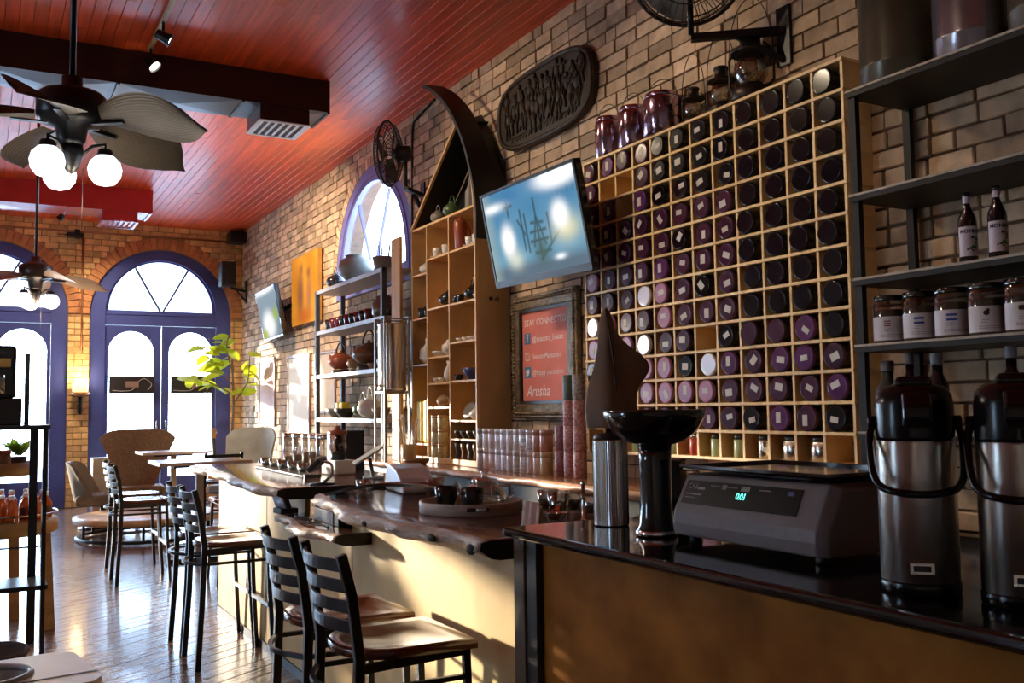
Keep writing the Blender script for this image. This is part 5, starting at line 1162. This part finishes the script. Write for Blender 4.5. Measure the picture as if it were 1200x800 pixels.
t = thing('canvas_painting', 'orange figure painting on canvas hanging above the metal shelf', 'painting', (3.90, 12.82, 3.15), rot=(PI / 2, 0, -PI / 2)); MB().box(-.61, .61, -.48, .48, -.008, .045).build('stretcher', mat('canvas_edge', (.45, .22, .05), .8), t); put('painted_front', picture_mesh('painted_front', 1.21, .95, 40, 32, paint_px, can_m), t, (0, 0, .0465))
fw_ = mat('thin_frame', (.30, .18, .12), .5); pr = [mat('pale_print', (.62, .42, .36), .7, var=.12, scale=3), mat('white_print', (.72, .68, .60), .7, var=.1, scale=3), mat('sepia_print', (.55, .45, .32), .7, var=.2, scale=4)]
for k, (y0, y1, z0, z1) in enumerate(((14.55, 15.5, 1.25, 2.30), (12.78, 13.85, 1.15, 2.27), (11.70, 12.52, 1.45, 2.25))):
    yc, zc, w2, h2 = (y0 + y1) / 2, (z0 + z1) / 2, (y1 - y0) / 2, (z1 - z0) / 2
    t = thing('picture', ('rose-toned picture leaning bright in the sun near the corner', 'white framed picture between the small television and the metal shelf', 'sepia framed picture behind the metal shelf')[k], 'picture', (3.925, yc, zc), rot=(PI / 2, 0, -PI / 2))
    put('frame', plate([[(-w2, -h2), (w2, -h2), (w2, h2), (-w2, h2)], [(-w2 + .03, -h2 + .03), (w2 - .03, -h2 + .03), (w2 - .03, h2 - .03), (-w2 + .03, h2 - .03)]], .03, fw_, 'frame'), t, (0, 0, .005)); MB().box(-w2 + .02, w2 - .02, -h2 + .02, h2 - .02, -.006, .004).build('print', pr[k], t)
t = thing('wall_speaker', 'black loudspeaker on a wall bracket near the far corner', 'speaker', (3.60, 16.35, 3.58)); MB().box(-.13, .11, -.12, .12, 0, .42).build('speaker_box', dark_m, t, bev=.015); MB().box(-.11, .09, -.128, -.12, .03, .39).build('grille', black_m, t, bev=.004); MB().bar((.05, 0, -.02), (.325, .05, -.06), .03, .04).build('bracket_arm', black_m, t); MB().box(.305, .325, .0, .1, -.25, .12).build('wall_plate', black_m, t); MB().bar((.31, .05, -.22), (.15, .02, -.05), .02, .02).build('brace', black_m, t)
t = thing('corner_speaker', 'small black speaker box up in the ceiling corner', 'speaker', (3.80, 16.55, 4.36)); MB().box(-.15, .13, -.14, .14, 0, .19).build('speaker_box', dark_m, t, bev=.01); MB().box(-.13, .11, -.148, -.14, .02, .17).build('grille', black_m, t)
t = thing('wall_sconce', 'torch-shaped wall sconce with glowing glass between the doors', 'lamp', (1.375, 16.72, 1.45)); MB().tube([(0, -.02, .02), (0, -.06, .30)], [.022, .04], 12).build('torch_stem', black_m, t); MB().box(-.03, .03, .0, .05, .05, .18).build('wall_plate', black_m, t); MB().lathe([(.05, .30), (.14, .34), (.14, .37), (.06, .36)], 20, c=(0, -.07, 0)).build('collar', mat('copper', (.6, .3, .12), .3, .8), t); MB().lathe([(.09, .36), (.115, .38), (.125, .52), (.12, .52)], 20, c=(0, -.07, 0)).build('glass_cup', emis('sconce_glass', (1, .72, .25), 1.3), t)
ld = bpy.data.lights.new('sconce_lamp', 'POINT'); ld.energy = 14; ld.color = (1, .72, .38); ld.shadow_soft_size = .08; lo = bpy.data.objects.new('sconce_lamp', ld); COL.objects.link(lo); lo.parent = t; lo.location = (0, -.12, .62)
t = thing('wall_conduit', 'copper pipe conduit running down the brick between the doors', 'pipe', (1.39, 16.765, 0)); MB().tube([(0, 0, 2.50), (0, 0, 4.40)], .016, 10).build('riser_pipe', mat('copper_pipe', (.40, .16, .07), .4, .5), t); MB().tube([(-4, 0, 4.42), (2.4, 0, 4.42)], .016, 8).build('run_pipe', MATS['copper_pipe'], t)
t = thing('flood_light', 'small black flood light high between the doors', 'lamp', (1.30, 16.66, 4.30)); MB().box(-.16, .08, -.06, .04, .0, .07).build('lamp_head', black_m, t, bev=.01); MB().box(-.04, .04, .04, .11, .0, .14).build('mount', black_m, t); MB().tube([(-.16, -.02, .03), (-.30, -.02, .03)], .012, 6).build('arm', steel_m, t)
neon_m = mat('neon_tube_off', (.45, .45, .46), .3)
for k, (x0, x1) in enumerate(((1.815, 2.515), (2.77, 3.455))):
    t = thing('hanging_sign', ('dark sign panel hung in the left pane of the right-hand door', 'dark sign panel hung in the right pane behind the fig leaves')[k], 'sign', ((x0 + x1) / 2, 16.80, 1.80)); w2 = (x1 - x0) / 2
    MB().box(-w2, w2, -.01, .012, 0, .29).build('panel', mat('sign_back', (.015, .012, .014), .5), t); MB().box(-.10, .10, -.03, -.01, .10, .20).build('power_box', mat('sign_box', (.25, .16, .14), .5), t)
    MB().tube(cr([(-.3, -.02, .05), (-.15, -.02, .04), (0, -.02, .06), (.1, -.02, .20), (.2, -.02, .24), (.3, -.02, .15), (.24, -.02, .05)]), .006, 6).build('neon_tube', neon_m, t)
    for s in (-1, 1): MB().tube([(s * w2 * .8, 0, .29), (s * w2 * .8, 0, 1.0)], .002, 4).build('chain', steel_m, t)
MB().add([(-6.3, 17.2, 4.45), (4.1, 17.2, 4.45), (4.1, 18.5, 3.12), (-6.3, 18.5, 3.12), (-6.3, 17.2, 4.455), (4.1, 17.2, 4.455), (4.1, 18.5, 3.125), (-6.3, 18.5, 3.125)], [(0, 3, 2, 1), (4, 5, 6, 7), (0, 1, 5, 4), (1, 2, 6, 5), (2, 3, 7, 6), (3, 0, 4, 7)]).build('street_awning', mat('white_canvas', (.85, .85, .85), .8), None, kind='structure')
thin_leaf(MATS['white_canvas'], (.9, .9, .92))
# ------------------------------------------------------------------ things on the bars
clear_m = glass('clear_glass', (.96, .96, .94), .14, .10, .95); tea_m = mat('dark_tea', (.05, .022, .012), .3); tea2_m = mat('pale_tea', (.35, .25, .16), .4)
def glass_cup(lab, loc, r=.042, h=.062, fill=tea_m, group=None):
    o = thing('glass_cup', lab, 'cup', loc, 0, group)
    MB().lathe([(r * .68, 0), (r * .75, .003), (r, h), (r * .94, h), (r * .66, .008), (.0005, .006)], 18, caps=False).build('glass_body', clear_m, o)
    MB().lathe([(.0005, .009), (r * .64, .0095), (r * .80, h * .55), (.0005, h * .56)], 16, caps=False).build('loose_tea', fill, o)
ZF, ZN, ZL = 1.0705, 1.0505, .9205
t = thing('tasting_board', 'dark board carrying five glass cups on the far bar top', 'tray', (1.80, 6.42, ZF), -.02); MB().box(-.055, .055, -.62, .62, 0, .012).build('board', mat('slate_board', (.05, .045, .04), .4), t, bev=.004); MB().box(-.05, .05, -.66, -.62, 0, .02).build('handle', MATS['slate_board'], t)
for i, (x, y) in enumerate(((1.80, 6.90), (1.80, 6.68), (1.80, 6.46), (1.80, 6.22), (1.79, 5.96))): glass_cup(f'{ORD[i]} glass cup from the far end of the dark tasting board', (x, y, ZF + .0125), .042, .066, tea2_m if i % 2 else tea_m, 'cups on the tasting board')
for i, (x, y) in enumerate(((2.16, 7.55), (2.18, 7.36), (2.20, 7.18), (2.20, 7.0), (2.20, 6.82))):
    o = thing('glass_canister', f'{ORD[i]} tall glass canister with steel lid from the window side', 'canister', (x, y, ZF), 0, 'glass canisters on the far bar'); MB().lathe([(.055, 0), (.06, .004), (.06, .20), (.056, .205)], 22, caps=False).build('glass_body', clear_m, o); MB().lathe([(.061, .20), (.062, .205), (.062, .232), (.055, .236)], 22).build('lid', steel_m, o); MB().lathe([(.052, .004), (.053, .006), (.053, .05 + .02 * (i % 3)), (.04, .055 + .02 * (i % 3))], 16).build('contents', tea2_m, o)
t = thing('coffee_grinder', 'coffee grinder with red hopper rim on the far bar', 'grinder', (2.02, 5.98, ZF), .2); MB().box(-.07, .08, -.09, .09, 0, .09).build('base', white_m, t, bev=.008); MB().lathe([(.045, .09), (.05, .10), (.05, .14)], 18).build('neck', dark_m, t); MB().lathe([(.045, .14), (.055, .16), (.055, .25), (.05, .255)], 20, caps=False).build('hopper', glass('smoky_glass', (.45, .33, .28), .1), t); MB().lathe([(.055, .25), (.06, .255), (.06, .275), (.02, .285), (.02, .31)], 20).build('hopper_lid', cer['red'], t)
t = thing('speaker_box', 'tall black box speaker on the far bar', 'speaker', (2.2, 6.35, ZF)); MB().box(-.10, .10, -.10, .10, 0, .27).build('speaker_box', dark_m, t, bev=.006); MB().box(-.104, -.10, -.09, .09, .02, .25).build('grille', black_m, t)
t = thing('card_reader', 'black card reader on a curved stand at the far bar end', 'card reader', (1.66, 5.18, ZF), -.5); MB().lathe([(.07, 0), (.07, .008), (.02, .014)], 20).build('base', black_m, t); MB().tube(cr([(0, 0, .01), (.05, 0, .05), (.05, 0, .11), (0, 0, .13)]), .008, 8).build('stand', chrome_m, t); o = MB().box(-.045, .045, -.10, .10, -.014, .014).build('reader_body', dark_m, t, (-.03, 0, .11), (.0, -.75, 0), bev=.006); MB().box(-.035, .035, .0, .08, .0142, .0155).build('screen', mat('reader_screen', (.18, .22, .24), .15), o)
t = thing('customer_display', 'small grey customer display hung over the bar edge', 'display', (1.475, 5.25, .925), .1); MB().box(-.014, .014, -.085, .085, .03, .135).build('display_body', dark_m, t, (0, 0, 0), (0, -.35, 0), bev=.005); MB().box(-.018, -.014, -.075, .075, .04, .125).build('screen', mat('grey_screen', (.35, .38, .42), .15), t, (0, 0, 0), (0, -.35, 0)); MB().box(-.05, .05, -.06, .06, -.004, .025).build('foot', dark_m, t, bev=.004)
MB().tube(cr([(1.50, 5.12, ZL + .005), (1.46, 5.0, ZL + .005), (1.50, 4.86, ZL + .005), (1.44, 4.72, ZL + .006), (1.48, 4.58, ZL + .005), (1.45, 4.44, ZL + .006)]), .005, 6).build('power_cable', black_m, None, label='black cable coiled on the short lower shelf', cat='cable')
t = thing('tablet_stand', 'grey tablet till on a stand behind the bar', 'tablet', (2.06, 5.45, ZF), -.3); MB().box(-.06, .06, -.08, .08, 0, .012).build('base', gray_m, t, bev=.003); MB().bar((0, 0, .01), (-.02, 0, .12), .05, .02, 0, (1, 0, 0)).build('stem', gray_m, t); MB().box(-.10, .10, -.14, .14, -.006, .006).build('tablet', mat('tablet_grey', (.30, .30, .30), .3), t, (-.03, 0, .14), (0, -.55, 0), bev=.004)
# wedge terminal on the near bar
t = thing('till_terminal', 'silver rounded wedge till terminal on the near bar', 'terminal', (1.99, 4.72, ZN), -.15); sil = mat('silver_plastic', (.50, .47, .50), .25, .3)
MB().prism([(-.20, 0), (.20, 0), (.20, .02), (.14, .075), (.03, .12), (-.10, .138), (-.15, .134), (-.185, .09)], -.09, .09, 0, Matrix.Rotation(PI / 2, 4, 'X') ).build('terminal_body', sil, t, rot=(0, 0, -PI / 2), bev=.01, seg=3); MB().box(-.09, .09, -.02, .10, .0, .004).build('screen', blackgloss_m, t, (0, 0, .086), (.1, 0, 0)) if False else None
MB().box(-.06, .06, .0, .12, 0, .003).build('keypad', blackgloss_m, t, (0, -.10, .062), (.45, 0, 0)) if False else None
for i, (x, y) in enumerate(((1.74, 4.73), (1.99, 4.43), (2.12, 4.66), (2.10, 3.98))): glass_cup(('glass cup of pale tea at the left of the near bar', 'glass cup in front of the silver terminal', 'glass cup of dark tea behind the curved tray', 'glass cup behind the round tray')[i], (x, y, ZN), .045, .07, tea2_m if i == 0 else tea_m)
t = thing('curved_tray', 'long dark arched wooden tray on the near bar', 'tray', (1.77, 4.28, ZN), .52); dk = mat('ebony_wood', (.018, .012, .010), .25, coat=.4)
MB().sweep([(0, -.44 + .88 * k / 20, .012 + .06 * math.sin(PI * k / 20)) for k in range(21)], [(-.06, -.006), (.06, -.006), (.065, .010), (.05, .004), (-.05, .004), (-.065, .010)]).build('tray_body', dk, t); 
for y in (-.40, .40): MB().box(-.05, .05, y - .02, y + .02, 0, .012).build('foot', dk, t)
t = thing('round_tray', 'round grey wooden tray with handle slots on the near bar', 'tray', (1.80, 3.62, ZN), .0); tr_m = mat('grey_bamboo', (.56, .50, .43), .4, var=.25, scale=5, stretch=(1, 1, 6))
MB().lathe([(.0005, .0), (.205, .0), (.205, .010), (.0005, .010)], 48, caps=False).build('tray_base', tr_m, t); 
MB().lathe([(.205, 0), (.215, .002), (.217, .045), (.215, .048), (.206, .048), (.204, .010)], 56, caps=False).build('tray_wall', tr_m, t)
for a in (-1.9, 1.25): MB().box(-.045, .045, -.004, .004, .02, .036).build('handle_slot', mat('slot_dark', (.02, .015, .012), .6), t, (.2155 * math.cos(a), .2155 * math.sin(a), 0), (0, 0, a + PI / 2), bev=.003); MB().box(-.01, .03, -.005, .005, .022, .034).build('slot_plate', chrome_m, t, (.2165 * math.cos(a), .2165 * math.sin(a), 0), (0, 0, a + PI / 2))
cup('tea_cup', 'left black ceramic cup on the round tray', (1.71, 3.67, ZN + .0105), .048, .095, cer['black']); cup('tea_cup', 'right black ceramic cup on the round tray', (1.77, 3.545, ZN + .0105), .048, .095, cer['black'])
clear_m = glass('teapot_glass', (.97, .97, .95), .20, .10, 1.0)
t = thing('glass_teapot', 'clear glass teapot on the round tray', 'teapot', (1.885, 3.66, ZN + .0105), 2.2)
MB().lathe([(.06, 0), (.085, .01), (.098, .035), (.09, .065), (.06, .095), (.048, .10)], 32, caps=False).build('pot_body', clear_m, t); MB().lathe([(.03, .03), (.034, .035), (.034, .10), (.05, .105)], 22, caps=False).build('infuser', clear_m, t)
MB().lathe([(.055, .104), (.058, .108), (.05, .12), (.015, .126), (.012, .14), (.018, .15), (.0005, .155)], 26).build('lid', clear_m, t); MB().tube(cr([(.085, 0, .03), (.12, 0, .055), (.13, 0, .09), (.145, 0, .10)]), [.016] * 6 + [.010] * 10, 10).build('spout', clear_m, t); MB().tube(cr([(-.07, 0, .09), (-.12, 0, .09), (-.135, 0, .055), (-.09, 0, .03)]), .006, 8).build('handle', clear_m, t)
MB().lathe([(.0005, .006), (.05, .007), (.06, .02), (.0005, .021)], 20, caps=False).build('tea', tea2_m, t)
for i, (x, y) in enumerate(((2.09, 3.48), (2.15, 3.36), (2.05, 3.33), (2.14, 3.22))): glass_cup(('left', 'rear', 'front', 'right')[i] + ' glass of the cluster at the near bar end', (x, y, ZN), .047, .085, tea_m if i % 2 else tea2_m, 'glasses at the near bar end')
t = thing('tea_strainer', 'chrome strainer with curved handle at the near bar end', 'strainer', (1.92, 3.14, ZN), .9); MB().lathe([(.012, .002), (.03, .006), (.045, .03), (.047, .032), (.044, .031)], 20, caps=False).build('strainer_bowl', chrome_m, t); MB().sweep(cr([(.045, 0, .032), (.09, 0, .05), (.15, 0, .035), (.19, 0, .003)]), [(-.010, -.002), (.010, -.002), (.010, .002), (-.010, .002)]).build('handle', chrome_m, t)
MB().lathe([(.016, 0), (.016, .002), (.007, .006), (.007, .13), (.012, .135), (.0005, .15)], 14).build('tea_tamper', chrome_m, None, (2.02, 3.10, ZN), label='slim chrome tamper standing at the end of the near bar', cat='tool')

# ------------------------------------------------------------------ things on the black counter
ZK = 1.1005
t = thing('ribbed_canister', 'ribbed stainless canister beside the black pedestal bowl', 'canister', (1.775, 2.56, ZK)); n = 48
b = MB(); prof = [(.050, 0), (.054, .004), (.054, .27), (.05, .275)]
V = []; F = []
for r_, z in prof:
    for k in range(n * 2): a = PI * k / n; V.append(((r_ + (.002 if k % 2 else 0)) * math.cos(a), (r_ + (.002 if k % 2 else 0)) * math.sin(a), z))
N = n * 2
for i in range(3):
    for k in range(N): F.append((i * N + k, i * N + (k + 1) % N, (i + 1) * N + (k + 1) % N, (i + 1) * N + k))
F.append(tuple(range(N))[::-1]); F.append(tuple(3 * N + k for k in range(N))); b.add(V, F, 0, False); b.build('canister_body', steel_m, t)
MB().lathe([(.052, .275), (.054, .278), (.05, .29), (.014, .295), (.014, .31)], 24).build('lid', dark_m, t)
t = thing('steel_jug', 'dark steel milk jug behind the pedestal bowl', 'jug', (1.93, 2.46, ZK), .3); MB().lathe([(.065, 0), (.07, .005), (.06, .14), (.055, .2), (.06, .21), (.055, .21)], 26).build('jug_body', mat('dark_steel', (.14, .13, .13), .2, 1.), t); MB().tube(cr([(0, -.058, .18), (0, -.11, .17), (0, -.11, .08), (0, -.065, .05)]), .007, 8).build('handle', chrome_m, t)
t = thing('pedestal_bowl', 'wide glossy black bowl on a tall black pedestal', 'bowl', (1.74, 2.28, ZK))
MB().lathe([(.058, 0), (.060, .004), (.058, .02), (.050, .035), (.046, .10), (.047, .22), (.05, .265)], 32).build('pedestal', blackgloss_m, t); MB().lathe([(.061, .003), (.0625, .006), (.0625, .014), (.060, .018)], 32, caps=False).build('base_band', chrome_m, t)
MB().lathe([(.04, .262), (.085, .275), (.125, .305), (.147, .345), (.152, .365), (.148, .368), (.14, .35), (.115, .315), (.07, .29), (.0005, .283)], 44).build('bowl', blackgloss_m, t)
MB().lathe([(.0005, .34), (.10, .345), (.135, .352), (.125, .356), (.06, .366), (.0005, .368)], 30, caps=False).build('coffee_grounds', mat('black_leaf_tea', (.012, .010, .009), .8, bump=1., bscale=60), t)
t = thing('leaf_hood', 'folded brown leather cone standing behind the pedestal bowl', 'ornament', (1.80, 2.585, ZK + .31), -.55); lea = mat('brown_leather', (.25, .14, .075), .6, var=.25, scale=5, bump=.25)
def cone(u, v):
    a = 2 * PI * u; z = .395 * v; w = .078 * (1 - v) ** .62 * (1 + .20 * math.sin(2.2 * v * PI)) + .002
    ex = .085 * math.exp(-((v - .52) / .17) ** 2) * max(0, math.cos(a)) ** 3
    return ((w + ex) * math.cos(a) - .012 * v, .62 * w * math.sin(a) * (1 + .25 * math.sin(3 * a)), z)
b = MB(); b.grid(cone, 36, 22); b.build('leather_cone', lea, t); MB().tube([(.02, -.058, .02), (.01, -.045, .2), (-.012, -.01, .385)], .003, 5).build('seam', dark_m, t)
# weighing scale
t = thing('weighing_scale', 'grey electronic weighing scale with glowing readout on the black counter', 'scale', (1.70, 1.885, ZK)); sc_m = mat('scale_grey', (.20, .165, .165), .55, var=.06, scale=50, bump=.1)
SW, PF = .285, [(.0, .022), (-.004, .055), (.0, .085), (.052, .188), (.38, .190), (.40, .17), (.40, .022)]
V = []; 
for y, ins in ((-SW, .018), (-SW + .025, 0), (SW - .025, 0), (SW, .018)):
    cx_, cz_ = .2, .1
    for x, z in PF: V.append((x + (ins if x < .2 else -ins), y, z - (ins * .6 if z > .1 else 0)))
N = len(PF); F = [tuple(range(N)), tuple(range(3 * N, 4 * N))[::-1]]
for i in range(3):
    for k in range(N): F.append((i * N + k, (i + 1) * N + k, (i + 1) * N + (k + 1) % N, i * N + (k + 1) % N))
b = MB(); b.add(V, F); b.build('scale_body', sc_m, t, bev=.006, seg=3)
MB().box(-.0045, -.0035, -SW + .01, SW - .01, .083, .0845).build('seam', dark_m, t) if False else None
for x in (.05, .35):
    for y in (-.23, .23): MB().lathe([(.018, 0), (.016, .024)], 12).build('foot', dark_m, t, (x, y, 0))
slope = Vector((.052, 0, .103)).normalized(); o0 = Vector((.0, 0, .085)); nrm = Vector((-slope.z, 0, slope.x))
def onface(u, v, off): p = o0 + slope * v + nrm * off; return frame((p.x, -u, p.z), (0, -1, 0), slope)
Mf = onface(-.03, .062, .0008); dp = MB().box(-.215, .215, -.034, .034, 0, .0015).build('display_panel', mat('panel_black', (.006, .006, .007), .4, spec=.15), t); dp.matrix_local = Mf
pw = mat('panel_white', (.35, .33, .36), .5); glow = emis('readout_glow', (.10, .85, .70), 2.2)
def panel_text(s, x, y, size, m_, **kw): put('lettering', text_mesh(s, size, m_, .0002, **kw), dp, (x, y, .0019))
panel_text('CAS', -.185, .016, .022, pw); MB().box(-.163, -.135, .008, .016, 0, .0003).build('white_badge', pw, dp, (0, 0, .0016)); MB().box(-.205, -.14, -.008, -.004, 0, .0003).build('printed_line', greyink, dp, (0, 0, .0016)); MB().box(-.205, -.165, -.018, -.015, 0, .0003).build('printed_line', greyink, dp, (0, 0, .0016))
for x in (-.095, -.03, .09): MB().box(x - .02, x + .02, .0205, .0235, 0, .0003).build('printed_line', greyink, dp, (0, 0, .0016))
panel_text('0.01', .012, -.001, .026, glow, spacing=.85)
for x, w_ in ((-.06, .009), (.02, .016)): MB().box(x - w_, x + w_, .015, .028, 0, .0003).build('key_tile', mat('key_tile', (.30, .29, .24), .5), dp, (0, 0, .0016))
MB().box(.17, .19, .015, .026, 0, .0003).build('blue_badge', mat('blue_badge', (.06, .10, .30), .5), dp, (0, 0, .0016))
MB().box(.035, .39, -.265, .265, .200, .206).build('weigh_plate', granite_m, t, bev=.003); MB().box(.1, .3, -.15, .15, .19, .2).build('plate_support', dark_m, t)
put('plate_rim', plate([[(.03, -.27), (.395, -.27), (.395, .27), (.03, .27)], [(.042, -.258), (.383, -.258), (.383, .258), (.042, .258)]], .007, mat('rim_brown', (.03, .012, .010), .3), 'plate_rim'), t, (0, 0, .2095))
# airpots
airtop = mat('airpot_black', (.008, .008, .009), .22, spec=.35)
def airpot(loc, lab, rz):
    t = thing('airpot', lab, 'airpot', loc, rz, 'airpots on the black counter'); r = .075
    MB().lathe([(r * .98, 0), (r * 1.02, .004), (r * 1.02, .022), (r, .026)], 40).build('base_ring', airtop, t)
    MB().lathe([(r, .026), (r, .30), (r * .985, .305)], 48).build('steel_body', brushed(mat('airpot_steel', (.66, .63, .57), .36, 1., var=.06, stretch=(1, 1, .02), scale=20)) if 'airpot_steel' not in MATS else MATS['airpot_steel'], t)
    MB().lathe([(r * 1.0, .303), (r * 1.01, .31), (r * 1.01, .375), (r * .96, .395), (r * .8, .41), (r * .5, .416), (.0005, .418)], 40).build('top_cap', airtop, t)
    MB().box(-.035, .035, -.045, .045, .405, .432).build('pump_lever', airtop, t, (0, 0, 0), bev=.012, seg=3)
    MB().prism([(-.03, .33), (-.03, .395), (.02, .40), (.055, .37), (.055, .345), (.03, .33)], -.026, .026, 0, Matrix.Rotation(PI / 2, 4, 'X')).build('spout', airtop, t, (-.0, -.085, 0), (0, 0, -PI / 2), bev=.006)
    MB().tube(cr([(-.080, 0, .335), (-.087, -.02, .30), (-.078, -.075, .225), (-.036, -.112, .205), (.036, -.112, .205), (.078, -.075, .225), (.087, -.02, .30), (.080, 0, .335)], 6), .0075, 8).build('carry_handle', airtop, t)
    for s in (-1, 1): MB().lathe([(.014, 0), (.014, .012), (.010, .014)], 14).build('handle_pivot', airtop, t, (s * .075, 0, .338), (0, s * PI / 2, 0))
    MB().box(-.022, .022, -r - .0012, -r + .001, .045, .066).build('badge', steel_m, t, bev=.0)
    put('badge_print', MB().box(-.016, .016, -r - .0016, -r - .0011, .05, .061).mesh('badge_print', dark_m), t)
airpot((1.665, 1.318, ZK), 'steel airpot with lowered black handle, left of the two', -.85); airpot((1.712, 1.125, ZK), 'steel airpot at the right picture edge', -.95)
